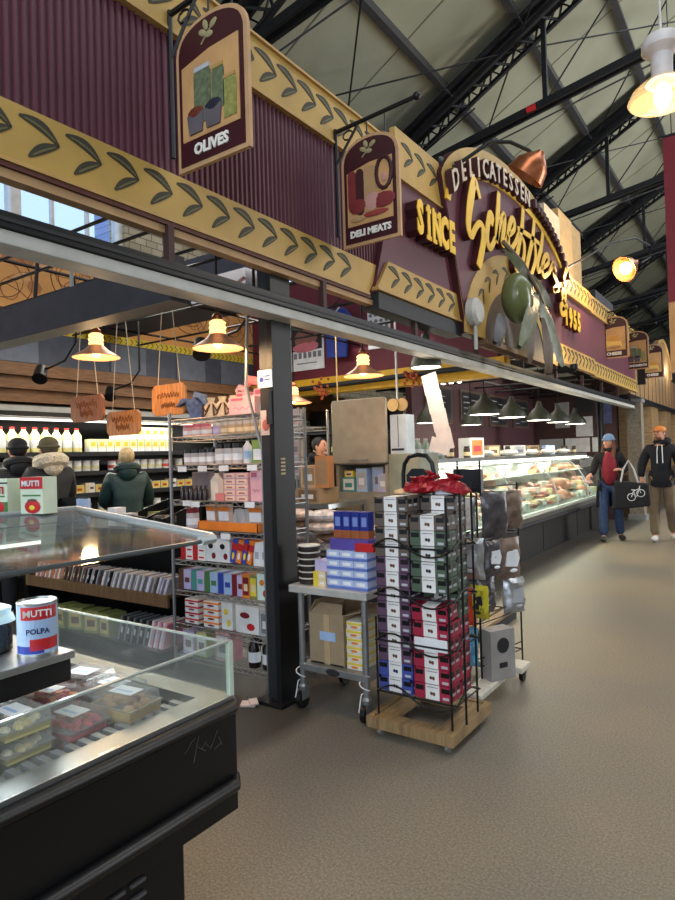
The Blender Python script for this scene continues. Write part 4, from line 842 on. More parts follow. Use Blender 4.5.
# top shelf
t = thing('gift_bag', 'blue patterned folded gift bag at the left end of the shelving top', 'bag', (-3.40, 3.1, 1.748)); BLP = M('blue_print', (62, 84, 128), .5, 0, .5, 25)
ORG[t.name] = Vector((0, 0, 0)); MB().prism([(-.12, .10), (-.03, .13), (.02, .0), (.12, .0), (.12, .1), (.05, .16), (-.02, .12), (-.06, .16)], -.05, .05, 'xz').bb(-.02, -.04, 0, .1, .04, .02).build('folded_side', BLP, t)
MB().box((.06, .0, .15), (.11, .02, .08), ry=.3).build('flap', M('blue_pale', (96, 120, 156), .5, 0, .3, 20), t); t.rotation_euler[2] = .1
for i, x in enumerate((-3.24, -3.13, -3.02)):
    t = thing('ribboned_loaf', 'cream cake in clear film with brown ribbon, %s from left on shelving top' % o_(i), 'cake', (x, 3.12, 1.748), 'ribboned cakes on the shelving top'); ORG[t.name] = Vector((0, 0, 0))
    MB().lathe([(.045, 0), (.052, .04), (.05, .09), (.02, .12), (.03, .15)], n=14).build('wrapped_cake', M('cake_cream', (214, 196, 168), .5, 0, .15, 20), t, True)
    MB().tube([(-.04, -.05, .1), (.0, -.055, .05), (.04, -.05, .1), (0, -.055, .03), (-.03, -.052, .02)], .006, 5, closed=True).build('ribbon', BROWN, t, True)
def pinkbox(nm, label, w, d, h, mt, x, y, z, rz=0, lab=True):
    t = thing(nm, label, 'box', (x, y, z)); ORG[t.name] = Vector((0, 0, 0))
    MB().bb(-w/2, -d/2, 0, w/2, d/2, h).build('carton', mt, t, bevel=.003)
    if lab: MB().bb(-w*.4, -d/2-.002, h*.78, w*.05, -d/2, h*.92).build('dark_label', DPINK, t); b = MB(); b.tube([(-w*.3+w*.06*i, -d/2-.001, h*.35+.01*math.sin(i*1.4)) for i in range(11)], .002, 4); b.build('printed_script', DPINK, t)
    t.rotation_euler[2] = rz; return t
PNK = M('pale_pink', (226, 172, 178), .5); 
pinkbox('pink_cake_box', 'tall pink cake box with ribbon, left of the widest one on the shelving top', .1, .1, .17, PNK, -2.98+.02, 3.18, 1.748, .1)
pinkbox('pink_cake_box', 'wide pink cake box with dark label on the shelving top', .22, .12, .12, PNK, -2.84, 3.06, 1.748, .05)
pinkbox('pink_cake_box', 'pink cake box behind the wide one on the shelving top', .17, .1, .19, PNK, -2.80, 3.22, 1.748, 0)
tag(MB().tube([(-2.88, 3.1, 1.95), (-2.85, 3.1, 1.985), (-2.80, 3.1, 1.975), (-2.76, 3.12, 1.96)], [.02, .035, .03, .02], 8).build('pink_bow', M('coral_pink', (226, 130, 132), .5), smooth=True), 'coral pink bow lying on the pink cake boxes', 'bow')
tag(MB().tube([(-3.02, 3.15, 1.925), (-2.99, 3.15, 1.95), (-2.94, 3.17, 1.93)], [.015, .025, .02], 8).build('pink_bow', PNK, smooth=True), 'pale pink bow on the tall pink cake box', 'bow')
tag(MB().lathe([(.03, 0), (.045, .05), (.04, .12), (.015, .16), (.03, .18)], (-2.67, 3.12, 1.748), 12).build('wrapped_sweets', M('teal_white', (170, 205, 196), .5, 0, .2, 30), smooth=True), 'pale teal wrapped sweets bag at the right end of the shelving top', 'bag')
# second shelf: small jars
ja = jarp('spread_jar', .036, .085, M('jam_pink', (196, 150, 150), .3), DPINK, PAPER); jb = jarp('spread_jar', .032, .085, M('jam_tan', (170, 150, 120), .3), LGREY, CREAM); jc = jarp('spread_jar', .032, .085, M('jam_lilac', (160, 150, 190), .3), LGREY, LILAC)
rowp(ja, -3.44, -3.16, 3, YF_, 1.628, 'pink-lidded squat jar on the second shelf', 'pink-lidded jars on the second shelf')
rowp(jc, -3.14, -3.07, 1, YF_, 1.628, 'lilac jar between pink and tan jars on the second shelf', 'lilac jar')
rowp(jb, -3.06, -2.65, 6, YF_, 1.628, 'tan squat jar on the second shelf', 'tan jars on the second shelf')
jd = carton('gift_tin', '', 'tin', .06, .06, .03, [YEL, WHITE, BROWN], 1)
rowp(jd, -3.2, -2.75, 5, 3.22, 1.628, 'flat gift tin behind the jars on the second shelf', 'flat gift tins behind the jars')
# third shelf
je = jarp('sauce_jar', .034, .105, M('jar_grey', (176, 170, 168), .4), BPLA, PAPER); jf = jarp('sauce_jar', .036, .135, M('jar_grey2', (186, 182, 180), .4), BPLA, PAPER)
rowp(je, -3.43, -3.13, 4, YF_, 1.433, 'short black-lidded sauce jar on the third shelf', 'short black-lidded jars on the third shelf')
rowp(jf, -3.12, -2.88, 3, YF_, 1.433, 'taller black-lidded sauce jar on the third shelf', 'taller black-lidded jars on the third shelf')
jfb = jarp('sauce_jar', .03, .12, M('jar_dark', (66, 52, 50), .3), BPLA, CREAM)
rowp(jfb, -3.4, -2.95, 6, 3.2, 1.433, 'dark sauce jar in the back row of the third shelf', 'dark jars in the back row of the third shelf')
bo = bottle('oil_bottle', 'clear white bottle with black cap on the third shelf', 'bottle', .03, .16, M('bottle_white', (200, 206, 214), .3), BPLA, LBLUE); put(bo, (-2.83, YF_, 1.433))
gb2 = tag(MB().prism([(-.06, 0), (.06, 0), (.05, .11), (.06, .15), (-.055, .15), (-.05, .11)], -.02, .02, 'xz').bb(-.04, -.024, .02, .04, -.02, .09, 1).build('snack_pouch', [M('pouch_green', (120, 150, 80), .4), PAPER], org=(0, 0, 0)), 'green and white snack pouch at the right of the third shelf', 'pouch'); put(gb2, (-2.72, YF_, 1.433), .1)
# fourth shelf
pinkbox('gift_box', 'plain grey gift box at the left of the fourth shelf', .17, .16, .19, M('warm_grey_box', (124, 110, 110), .6), -3.37, 3.2, 1.188, 0, False)
jg = bottle('extract_bottle', '', 'bottle', .019, .10, M('dark_extract', (46, 34, 34), .2), BPLA, None, 8); rowp(jg, -3.44, -3.17, 6, 3.0, 1.188, 'small dark bottle in the front row of the fourth shelf', 'small dark bottles on the fourth shelf')
bc = bottle('cream_bottle', 'cream ceramic bottle with dark cap on the fourth shelf', 'bottle', .042, .2, M('ceramic_cream', (214, 204, 186), .35), BPLA, None, 14); put(bc, (-3.1, 3.02, 1.188))
pt = carton('chocolate_bar_box', '', 'box', .105, .09, .035, [PNK, CREAM, DPINK], 1)
rowp(pt, -2.99, -2.89, 1, 3.02, 1.188, 'pink bar box beside the cream bottle', 'pink bar boxes on the fourth shelf', lev=5, dz=.037)
rowp(pt, -2.88, -2.78, 1, 3.02, 1.188, 'pink bar box left of the tall pink box', 'pink bar boxes on the fourth shelf', lev=5, dz=.037)
pinkbox('tall_pink_box', 'tall pink box with silver front at the right of the fourth shelf', .1, .1, .2, PNK, -2.70, 3.02, 1.188)
pinkbox('coral_box', 'small coral box in front of the cream bottle', .08, .05, .05, M('coral_box_red', (222, 128, 120), .5), -3.02, 2.985, 1.188, 0, False)
# fifth shelf
t = thing('display_tray', 'orange card tray of pouches on the fifth shelf', 'tray', (-2.96, 3.05, .988)); ORG[t.name] = Vector((0, 0, 0)); MB().bb(-.28, -.08, 0, .26, -.075, .06).bb(-.28, -.08, 0, .26, .1, .004).bb(-.28, -.08, 0, -.275, .1, .06).bb(.255, -.08, 0, .26, .1, .06).bb(-.12, -.082, 0, -.115, -.08, .06).build('tray', ORNG, t)
po = tag(MB().prism([(-.055, 0), (.055, 0), (.05, .12), (.055, .165), (-.055, .165), (-.05, .12)], -.02, .02, 'xz').bb(-.045, -.023, .06, .045, -.02, .12, 1).bb(-.05, -.022, .125, .05, -.02, .16, 2).build('nut_pouch', [M('pouch_tan', (190, 160, 140), .4), PAPER, ORNG], org=(0, 0, 0)), '', 'pouch')
for i, x in enumerate((-3.17, -3.05, -2.77)): put(po, (x, 3.05, .993), .15*(i-1), 'orange-topped clear pouch in the orange tray, %s from the left' % o_(i), 'pouches in the orange tray', tilt=(.05, 0))
po2 = tag(MB().prism([(-.03, 0), (.03, 0), (.005, .14), (-.005, .14)], -.03, .03, 'xz').build('cone_packet', LGREY, org=(0, 0, 0)), '', 'packet')
for i, x in enumerate((-2.94, -2.87, -2.69)): put(po2, (x, 3.05, .993), 0, 'narrow grey cone packet in the orange tray, %s from the left' % o_(i), 'cone packets in the orange tray')
jr = jarp('candy_jar', .045, .14, M('candy_clear', (190, 180, 180), .3), DRED, PAPER); put(jr, (-3.38, 3.05, .988), 0, 'red-lidded candy jar at the left of the fifth shelf')
# sixth shelf
rw = carton('red_white_box', '', 'box', .12, .12, .045, [WHITE, RED, RED], 2); rowp(rw, -3.43, -3.19, 2, 3.04, .778, 'flat red and white box on the sixth shelf', 'red and white boxes on the sixth shelf', lev=3, dz=.047)
wb = carton('berry_box', '', 'box', .11, .1, .16, [WHITE, DRED, BPLA], 4); rowp(wb, -3.19, -2.97, 2, 3.04, .778, 'white box with dark cherries on the sixth shelf', 'white cherry boxes on the sixth shelf')
wf_ = carton('wafer_pack', '', 'packet', .045, .12, .155, [BLUE, RED, YEL], 0); wf2 = carton('wafer_pack', '', 'packet', .045, .12, .15, [ORNG, RED, WHITE], 0)
for i, x in enumerate((-2.93, -2.88, -2.83, -2.79)): put((wf_, wf2)[i % 2], (x, 3.03, .788), 0, ('blue', 'orange-red')[i % 2]+' wafer pack leaning on the sixth shelf, %s from the left' % o_(i), 'wafer packs on the sixth shelf', tilt=(0, .25))
wp = carton('plain_box', '', 'box', .06, .1, .15, [WHITE, PAPER, LGREY], 1); rowp(wp, -2.75, -2.63, 2, 3.03, .778, 'plain white box at the right of the sixth shelf', 'plain white boxes')
# seventh shelf
for i, (x, w, a, bcol) in enumerate(((-3.41, .12, LILAC, BROWN), (-3.28, .12, LILAC, TEAL), (-3.15, .12, LBLUE, GRN), (-3.02, .12, LBLUE, BLUE), (-2.90, .11, LILAC, DRED))):
    put(carton('tea_box', '', 'box', w, .14, .135, [a, bcol, bcol], 2), (x, 3.06, .568), 0, 'pale tea box with a coloured stripe on the seventh shelf, %s from the left' % o_(i), 'pale tea boxes on the seventh shelf')
for x, a, bcol, nm, h in ((-2.815, ORNG, DRED, 'orange', .15), (-2.75, OLIVE, YEL, 'olive green', .15)): put(carton('tea_box', '', 'box', .065, .12, h, [a, bcol, CREAM], 1), (x, 3.03, .568), 0, nm+' narrow box on the seventh shelf')
put(carton('floral_box', '', 'box', .09, .06, .17, [M('mint_white', (214, 232, 222), .5), RED, ORNG], 4), (-2.67, 3.0, .568), .1, 'pale mint box with red flower at the right of the seventh shelf')
# eighth shelf
rp = carton('biscuit_pack', '', 'packet', .13, .14, .04, [WHITE, RED, DRED], 0); rowp(rp, -3.42, -3.26, 1, 3.05, .338, 'red and white biscuit pack left on the eighth shelf', 'red biscuit packs on the eighth shelf', lev=4, dz=.042)
rowp(rp, -3.34, -3.16, 1, 3.2, .338, 'red biscuit pack at the back of the eighth shelf', 'red biscuit packs on the eighth shelf', lev=5, dz=.042)
op = carton('caramel_pack', '', 'packet', .14, .14, .042, [WHITE, ORNG, DRED], 0); rowp(op, -3.22, -3.06, 1, 3.04, .338, 'orange and red pack in the eighth shelf stack', 'orange packs on the eighth shelf', lev=4, dz=.044)
put(carton('lemon_box', '', 'box', .1, .1, .18, [WHITE, YEL, YEL], 4), (-3.0, 3.03, .338), 0, 'white box with yellow fruit on the eighth shelf'); put(carton('strawberry_box', '', 'box', .2, .1, .175, [WHITE, RED, DRED], 4), (-2.82, 3.03, .338), 0, 'wide white box with red strawberries on the eighth shelf')
put(carton('grey_box', '', 'box', .08, .1, .16, [LGREY, GREY, WHITE], 1), (-2.67, 3.03, .338), 0, 'grey box right of the strawberry box on the eighth shelf')
# bottom shelf
lp = carton('lilac_carton', '', 'carton', .11, .12, .16, [LILAC, WHITE, GREY], 1); put(lp, (-3.38, 3.04, .123), 0, 'lilac carton on the bottom shelf, left'); put(carton('lime_carton', '', 'carton', .1, .12, .16, [M('lime_pale', (190, 204, 140), .5), WHITE, GREY], 1), (-3.25, 3.04, .123), 0, 'lime green carton on the bottom shelf')
put(carton('pink_carton', '', 'carton', .13, .12, .19, [PNK, WHITE, GREY], 1), (-3.05, 3.04, .123), 0, 'pink carton on the bottom shelf, left of the dark bottles')
tag(MB().lathe([(.05, 0), (.055, .05), (.02, .09)], (-3.3, 3.15, .123), 12).ball((-3.28, 3.12, .29), (.06, .05, .03), 8, 5).build('gift_bag_lilac', LILAC, smooth=True), 'lilac gift bag behind the cartons on the bottom shelf', 'bag')
db = bottle('syrup_bottle', '', 'bottle', .04, .2, M('brown_glass_dark', (30, 22, 20), .15), BPLA, PAPER, 14, .32, .66)
for i, (x, y) in enumerate(((-2.86, 3.1), (-2.79, 3.01), (-2.68, 3.02))): put(db, (x, y, .123), 0, 'dark brown bottle with white label on the bottom shelf, %s from the left' % o_(i), 'dark bottles on the bottom shelf')
tag(MB().tube([(-2.57, 2.79, 2.35), (-2.66, 2.86, 1.9), (-2.56, 2.9, 1.45)], .010, 8).build('conduit_pipe', GALV, smooth=True), 'thin slanting silver pipe beside the black steel post', 'pipe')
t = thing('crumpled_paper', 'crumpled pale paper scrap on the floor by the post foot', 'paper scrap', (-2.62, 2.78, 0)); MB().box((-2.60, 2.74, .012), (.09, .06, .012), rz=.5, rx=.1).box((-2.57, 2.75, .026), (.05, .05, .01), rz=1, rx=.4).build('scrap', M('pink_paper', (220, 200, 190), .8), t)

# second wire unit behind the post and cartons
wire_unit('second chrome wire shelving unit seen just right of the black post', -3.95, -3.55, 4.5, 4.95, [.35, .82, 1.3, 1.75], 1.92)
sp = carton('silver_pack', '', 'packet', .1, .1, .16, [LGREY, M('rose_grey', (180, 150, 156), .5), GREY], 1)
for j, z in enumerate((.823, 1.303, 1.753)):
    for i in range(3):
        for q in range(2 if j < 2 else 1): put(sp, (-3.87+i*.125, 4.58, z+q*.165), 0, 'silver and rose pack on the second wire unit, %s from left, %s shelf' % (o_(i), ('lowest', 'middle', 'top')[j]), 'silver packs on the second wire unit')
tbl = thing('steel_work_table', 'steel work table with cartons behind the trolley', 'table', (-3.3, 4.6, 0))
MB().bb(-3.52, 4.3, 1.02, -3.1, 4.9, 1.06).bb(-3.52, 4.3, .72, -3.1, 4.9, .75).build('top_and_shelf', STEEL, tbl)
for x in (-3.5, -3.12):
    for y in (4.32, 4.88): MB().bb(x-.015, y-.015, 0, x+.015, y+.015, 1.05).build('leg', STEEL, tbl)
put(carton('brown_carton', '', 'carton', .26, .3, .13, [CARD, CARDD, PAPER], 1), (-3.36, 4.5, 1.061), 0, 'wide brown carton lying on the steel work table'); put(carton('tall_carton', '', 'carton', .17, .2, .2, [M('kraft_pale', (206, 172, 134), .7), CARD, PAPER], 1), (-3.42, 4.55, 1.192), 0, 'open pale brown carton on top of the wide one'); put(carton('kraft_carton', '', 'carton', .12, .16, .28, [M('kraft_orange', (190, 136, 88), .7), CARD, CARD], 1), (-3.26, 4.48, 1.192), .3, 'tall kraft carton right of the open pale one')
# bakery bags pile
for i in range(14):
    rr_ = random.Random(i); x = -3.15+.27*(i % 4)+.02*rr_.random(); y = 4.0+.08*rr_.random()-.12*(i//8); z = .75+.085*(i//4)
    tag(MB().ball((x, y, z), (.15, .13, .05), 12, 7, rot=Matrix.Rotation(rr_.random(), 4, 'Z')).build('bakery_bag', M('bag_clear_%d' % (i % 3), [(214, 192, 178), (196, 190, 188), (150, 120, 96)][i % 3], .25, 0, .5, 18, .6), smooth=True), 'glossy bakery bag in the heap between the work table and trolley', 'bag', 'bakery bags heaped behind the trolley')
tb2 = thing('low_counter', 'low counter carrying the heap of bakery bags', 'counter', (-2.9, 4.1, 0)); MB().bb(-3.35, 3.92, 0, -2.2, 4.2, .70).build('body', CHAR, tb2); MB().bb(-3.38, 3.9, .70, -2.17, 4.22, .72).build('worktop', STEEL, tb2)

# ================================================================== STEEL TROLLEY
tr = thing('steel_trolley', 'steel utility trolley with castors beside the black post', 'trolley', (-2.08, 3.3, 0))
x0, x1, y0, y1 = -2.37, -1.83, 2.86, 3.38
MB().bb(x0, y0, .672, x1, y1, .715).build('top_shelf', M('trolley_top', (200, 198, 190), .4, .4), tr, bevel=.004)
MB().bb(x0+.05, y0+.02, .222, x1-.02, y1, .262).build('lower_shelf', GALV, tr, bevel=.004)
MB().lathe([(.022, 0), (.03, .003), (.022, .006)], (-2.08, 2.88, .243), 12, mat=Matrix.Rotation(PI/2, 4, 'X') @ Matrix.Diagonal((1.6, .7, 1, 1))).build('makers_badge', DARK, tr)
for x in (x0+.06, x1-.04):
    for y in (y0+.04, y1-.04):
        lg = MB().cyl((x, y, .11), (x, y, .68), .019, n=12).build('leg', GALV, tr, True)
        cs = MB().lathe([(.024, .1), (.028, .125), (.02, .14)], (x, y, 0), 10).bb(x-.02, y-.035, .05, x-.016, y+.03, .11).bb(x+.016, y-.035, .05, x+.02, y+.03, .11); cs.build('castor_fork', GALV, lg)
        MB().lathe([(.012, -.014), (.05, -.014), (.05, .014), (.012, .014)], (x, y-.01, .05), 16, mat=Matrix.Rotation(PI/2, 4, 'Y')).build('castor_wheel', BPLA, lg, True)
for x in (x0+.06, x1-.04):
    MB().tube([(x+.03*math.cos(a), 2.88+.025*math.sin(a), .26-.012*a) for a in [i*.7 for i in range(14)]]+[(x-.03, 2.86, .06)], .0035, 5).build('white_tie_cord', PAPER, tr, True)
tubp = thing('sauce_container', '', 'container'); MB().lathe([(.055, 0), (.062, .002), (.064, .03)], n=20).build('bowl', M('dark_brown_tub', (44, 34, 32), .4), tubp, True); MB().lathe([(.066, .03), (.067, .036), (0, .036)], n=20).build('lid_rim', M('lid_ivory', (220, 214, 200), .4), tubp, True)
for j in range(6): put(tubp, (-2.285, 2.96, .717+j*.0375), 0, 'round dark tub with ivory lid on the trolley, %s from the bottom' % o_(j), 'round dark tubs stacked on the trolley')
bb_ = carton('blue_carton', '', 'carton', .088, .12, .052, [M('blue_white_pack', (176, 190, 222), .5), M('pack_blue', (96, 116, 186), .5), PAPER], 3)
for cx_ in range(3):
    for j in range(4): put(bb_, (-2.07+cx_*.091, 2.96, .716+j*.0535), 0, 'blue and white small carton, %s column, %s from the bottom on the trolley' % (('left', 'middle', 'right')[cx_], o_(j)), 'blue cartons stacked on the trolley')
yb = carton('yellow_white_carton', '', 'carton', .085, .12, .04, [CREAM, YEL, PAPER], 2)
for j in range(2): put(yb, (-2.17, 2.96, .716+j*.042), 0, 'yellow and white small carton left of the blue cartons, %s' % ('lower', 'upper')[j], 'yellow cartons on the trolley')
tag(MB().box((-2.17, 2.97, .83), (.09, .1, .06)).build('wrapped_pack', LILAC), 'lilac wrapped pack on the yellow cartons', 'packet')
d = thing('wafer_display', 'purple display base holding upright blue wafer packs on the blue cartons', 'display box', (-1.98, 3.0, .93)); MB().bb(-2.11, 2.93, .931, -1.85, 3.06, .99).build('card_base', M('display_purple', (84, 70, 150), .5), d)
bw = carton('wafer_packet', '', 'packet', .055, .06, .15, [M('wafer_blue', (30, 44, 130), .4), M('wafer_brown', (150, 84, 44), .45), M('wafer_logo', (120, 140, 200), .5)], 3)
for i in range(4): put(bw, (-2.08+i*.06, 3.0, .991), 0, 'upright navy wafer packet in the purple display, %s from the left' % o_(i), 'navy wafer packets in the display')
tag(box1(-1.92, 2.90, .931, -1.80, 2.925, .975).build('red_cream_box', [RED]), 'small red box leaning beside the purple display', 'box')
# lower shelf of the trolley
t = thing('cardboard_carton', 'open brown cardboard carton with label on the lower trolley shelf', 'carton', (-2.15, 3.1, .263))
b = MB(); b.bb(-2.27, 2.93, .263, -2.04, 2.936, .55).bb(-2.27, 3.3, .263, -2.04, 3.306, .55).bb(-2.276, 2.93, .263, -2.27, 3.306, .55).bb(-2.04, 2.93, .263, -2.034, 3.306, .55).bb(-2.27, 2.93, .263, -2.04, 3.3, .27); b.build('box', CARD, t)
b = MB(); b.add([(-2.04, 2.93, .55), (-2.04, 3.3, .55), (-1.93, 3.3, .58), (-1.93, 2.95, .58)], [(0, 1, 2, 3)]); b.add([(-2.276, 2.93, .55), (-2.276, 3.3, .55), (-2.24, 3.3, .62), (-2.24, 2.95, .62)], [(0, 1, 2, 3)]); b.add([(-2.27, 2.93, .55), (-2.04, 2.93, .55), (-2.08, 2.99, .60), (-2.24, 2.99, .60)], [(0, 1, 2, 3)]); 
fl = b.build('flaps', CARD, t); sm = fl.modifiers.new('solid', 'SOLIDIFY'); sm.thickness = .004
MB().bb(-2.2, 2.926, .40, -2.09, 2.93, .45).build('shipping_label', LBLUE, t); MB().bb(-2.17, 2.927, .263, -2.13, 2.9295, .55).build('tape', M('tape_tan', (186, 160, 120), .35), t)
yp = carton('butter_carton', '', 'carton', .1, .2, .043, [M('cream_white', (226, 218, 200), .5), YEL, ORNG], 0)
for j in range(6): put(yp, (-1.965, 3.03, .263+j*.045), .05*(j % 2), 'white and yellow flat carton beneath the trolley top, %s from the bottom' % o_(j), 'white and yellow cartons on the lower trolley shelf')
bwl = tag(MB().lathe([(.05, 0), (.09, .03), (.095, .034), (.088, .032), (.05, .006)], n=18).build('black_bowl', BPLA, org=(0, 0, 0), smooth=True), '', 'bowl')
for j in range(6): put(bwl, (-1.935, 3.265, .263+j*.036), 0, 'shallow black bowl at the back of the lower trolley shelf, %s from the bottom' % o_(j), 'black bowls on the lower trolley shelf')

# ================================================================== DATE BOX RACK
rk = thing('wire_display_rack', 'tall black wire display rack full of dried fruit boxes', 'display rack', (-1.53, 3.0, .12))
X0, X1, Y0, Y1 = -1.735, -1.325, 2.80, 3.08
b = MB()
for x, y, zt in ((X0, Y0, .62), (X1+.005, Y0, 1.24), (X1+.035, Y0+.1, 1.26), (X0, Y1, 1.1), (X1+.02, Y1, 1.3)):
    MB().cyl((x, y, .115), (x, y, zt), .006, n=7).build('upright', BLACK, rk, True)
for z in (.235, .50, .735, .985):
    b = MB(); xx0 = X0-.0; k = 10
    b.tube([(X0, Y1, z), (X0, Y0, z), (X1+.03, Y0, z), (X1+.03, Y1, z)], .005, 6, closed=True)
    for side in (0, 1):
        xa, xb = (X0, (X0+X1)/2) if not side else ((X0+X1)/2, X1+.03)
        b.tube([(xa+(xb-xa)*i/10, Y0-.012, z+(.045 if not side else -.04)*math.sin(PI*i/10)) for i in range(11)], .005, 6)
    b.tube([(X1+.035, Y0+(Y1-Y0)*i/10, z+.045*math.sin(PI*i/10)) for i in range(11)], .005, 6)
    for i in range(1, 6): b.cyl((X0+(X1-X0)*i/6, Y0, z-.004), (X0+(X1-X0)*i/6, Y1, z-.004), .003, n=5)
    b.build('wire_shelf', BLACK, rk, True)
dl = thing('wooden_dolly', 'worn wooden dolly with open frame under the black wire rack', 'dolly', (-1.53, 3.0, 0))
b = MB(); a0, a1, c0_, c1_ = -1.79, -1.30, 2.76, 3.26
for bbx in ((a0, c0_, a1, c0_+.03), (a0, c1_-.03, a1, c1_), (a0, c0_+.031, a0+.03, c1_-.031), (a1-.03, c0_+.031, a1, c1_-.031)): b.bb(bbx[0], bbx[1], .05, bbx[2], bbx[3], .105)
b.build('side_frame', PALW, dl)
MB().bb(a0+.035, c0_+.035, .075, a1-.035, c0_+.10, .098).bb(a0+.035, c1_-.12, .075, a1-.035, c1_-.035, .098).bb(a0+.035, c0_+.101, .075, a0+.13, c1_-.121, .098).bb(a1-.11, c0_+.101, .075, a1-.035, c1_-.121, .098).build('top_boards', PALW, dl)
for x in (a0+.06, a1-.05):
    for y in (c0_+.05, c1_-.05): MB().lathe([(.008, -.01), (.022, -.01), (.022, .01), (.008, .01)], (x, y, .022), 12, mat=Matrix.Rotation(PI/2, 4, 'Y')).bb(x-.014, y-.014, .03, x+.014, y+.014, .052).build('castor', GALV, dl)
def datebox(nm_col, colr, sm):
    t = thing('dried_fruit_box', '', 'box'); w, d, h = .195, .122, .074; cm = M('box_'+nm_col, colr, .55)
    cb_ = MB().bb(-w/2, -d/2, 0, w/2, d/2, h-.012).bb(-w/2, -d/2, h-.012, w/2, -d/2+.012, h).bb(-w/2, d/2-.012, h-.012, w/2, d/2, h).bb(-w/2, -d/2, h-.012, -w/2+.012, d/2, h).bb(w/2-.012, -d/2, h-.012, w/2, d/2, h)
    b = cb_
    for sx in (-1, 1): b.bb(sx*w*.36-.022, -d/2-.0012, h*.55, sx*w*.36+.022, -d/2+.001, h*.86, 1)
    for sy in (-1, 1): b.bb(w/2-.001, sy*d*.25-.02, h*.55, w/2+.0012, sy*d*.25+.02, h*.86, 1)
    b.build('card_box', [cm, BPLA], t)
    slv = MB().bb(-.037, -d/2-.002, .001, .037, -d/2, h+.002).bb(-.037, -d/2-.002, h, .037, d/2, h+.002).build('paper_sleeve', M('sleeve_white', (224, 222, 218), .6), t)
    b = MB(); b.ball((-.006, -d/2-.002, h*.42), (.008, .001, .009), 8, 4).ball((.008, -d/2-.002, h*.40), (.008, .001, .01), 8, 4).bb(-.03, -d/2-.003, h*.82, .03, -d/2-.002, h*.86, 1); b.build('fruit_print', [sm, GREY], slv)
    MB().bb(w*.28, -d/2-.002, h*.12, w*.45, -d/2, h*.28).build('front_label', LGREY, t)
    for y_ in (-.2, .24): MB().bb(w/2, d*y_-.016, h*.35, w/2+.002, d*y_+.016, h*.5).build('side_label', LGREY, t)
    return t
dbk = {'brown': datebox('brown', (96, 84, 74), BROWN), 'plum': datebox('plum', (92, 66, 88), BROWN), 'green': datebox('green', (78, 94, 76), DARK), 'blue': datebox('blue', (62, 76, 150), NAVY), 'red': datebox('red', (158, 36, 62), BROWN)}
hts = .077
def col_(x, ys, z0, seq, cname):
    for yi, y in enumerate(ys):
        for j, c in enumerate(seq[yi]):
            if c: put(dbk[c], (x, y, z0+j*hts), random.uniform(-.02, .02), '%s dried fruit box, %s column, %s row, %s from the bottom' % (c, cname, ('front', 'back')[yi], o_(j)), c+' dried fruit boxes on the black rack')
col_(-1.632, (2.868, 2.995), .242, [['blue']*2+['plum']*7+['brown']*4, ['blue']*2+['plum']*7+['brown']*4], 'left')
col_(-1.425, (2.868, 2.995), .242, [['red']*5, ['red']*5+['green']*4+['brown']*4], 'right')
col_(-1.425, (2.868,), .242+7*hts-.012, [['green']*2+['green']*2+['brown']*1], 'upper right')
put(dbk['red'], (-1.425, 2.862, .242+5*hts+.01), 0, 'red dried fruit box tilted on top of the right column', None, tilt=(.12, 0))
MB_w = tag(MB().bb(-1.515, 2.803, .242+3*hts+.01, -1.335, 2.806, .242+3*hts+.07).build('paper_band', PAPER), 'white paper band across the red boxes in the right column', 'label')
# red bags on top
RB = M('red_foil', (150, 26, 38), .3, .2, .4, 20, .5)
for i, (x, y, z, s_, a) in enumerate(((-1.58, 2.99, 1.25, .07, .2), (-1.49, 2.98, 1.25, .075, -.3), (-1.39, 3.0, 1.25, .085, .5), (-1.53, 3.03, 1.27, .075, .9))):
    b = MB(); b.lathe([(.3, 0), (1, .12), (1.05, .5), (.7, .9), (.28, 1.05), (.5, 1.3), (.62, 1.42)], n=11); r = random.Random(i)
    b.v = [(v[0]*s_*(1+.25*r.uniform(-1, 1)), v[1]*s_*(.7+.2*r.uniform(-1, 1)), v[2]*s_*.85) for v in b.v]
    b.xf(Matrix.Translation((x, y, z)) @ Matrix.Rotation(a, 4, 'Z') @ Matrix.Rotation(a*.5, 4, 'Y'))
    tag(b.build('red_gift_bag', RB, smooth=False), 'crumpled shiny red bag on the rack top, %s of four from the left' % o_((0, 1, 3, 2)[i]), 'bag', 'red bags on the black rack')
tag(box1(-1.46, 2.98, 1.245, -1.37, 3.03, 1.32).build('white_gift_box', PAPER), 'small white box among the red bags on the rack top', 'box')
tag(MB().lathe([(.0, 0), (.04, .005), (.04, .02), (0, .03)], (-1.66, 2.98, 1.245), 12).build('round_biscuit', M('biscuit_tan', (220, 180, 130)), smooth=True), 'round tan biscuit disc at the left of the red bags', 'biscuit')

# hand truck behind
ht = thing('hand_truck', 'black hand truck with looped handle behind the display rack', 'hand truck', (-1.8, 3.45, 0))
MB().tube([(-1.905, 3.45, .0+.08), (-1.905, 3.45, 1.34), (-1.895, 3.45, 1.40), (-1.86, 3.45, 1.445), (-1.80, 3.45, 1.455), (-1.74, 3.45, 1.445), (-1.705, 3.45, 1.40), (-1.695, 3.45, 1.34), (-1.695, 3.45, .08)], .014, 10).build('frame', BPLA, ht, True)
MB().prism([(-1.87, 1.2), (-1.73, 1.2), (-1.72, 1.33), (-1.76, 1.37), (-1.84, 1.37), (-1.88, 1.33)], 3.44, 3.46, 'xz').build('back_plate', BPLA, ht)
for x in (-1.95, -1.65): MB().lathe([(.02, -.02), (.1, -.02), (.1, .02), (.02, .02)], (x, 3.5, .1), 18, mat=Matrix.Rotation(PI/2, 4, 'Y')).build('wheel', BPLA, ht, True)
MB().bb(-1.80, 3.3, 0, -1.70, 3.45, .012).cyl((-1.95, 3.5, .1), (-1.65, 3.5, .1), .01).build('toe_plate', DARK, ht)

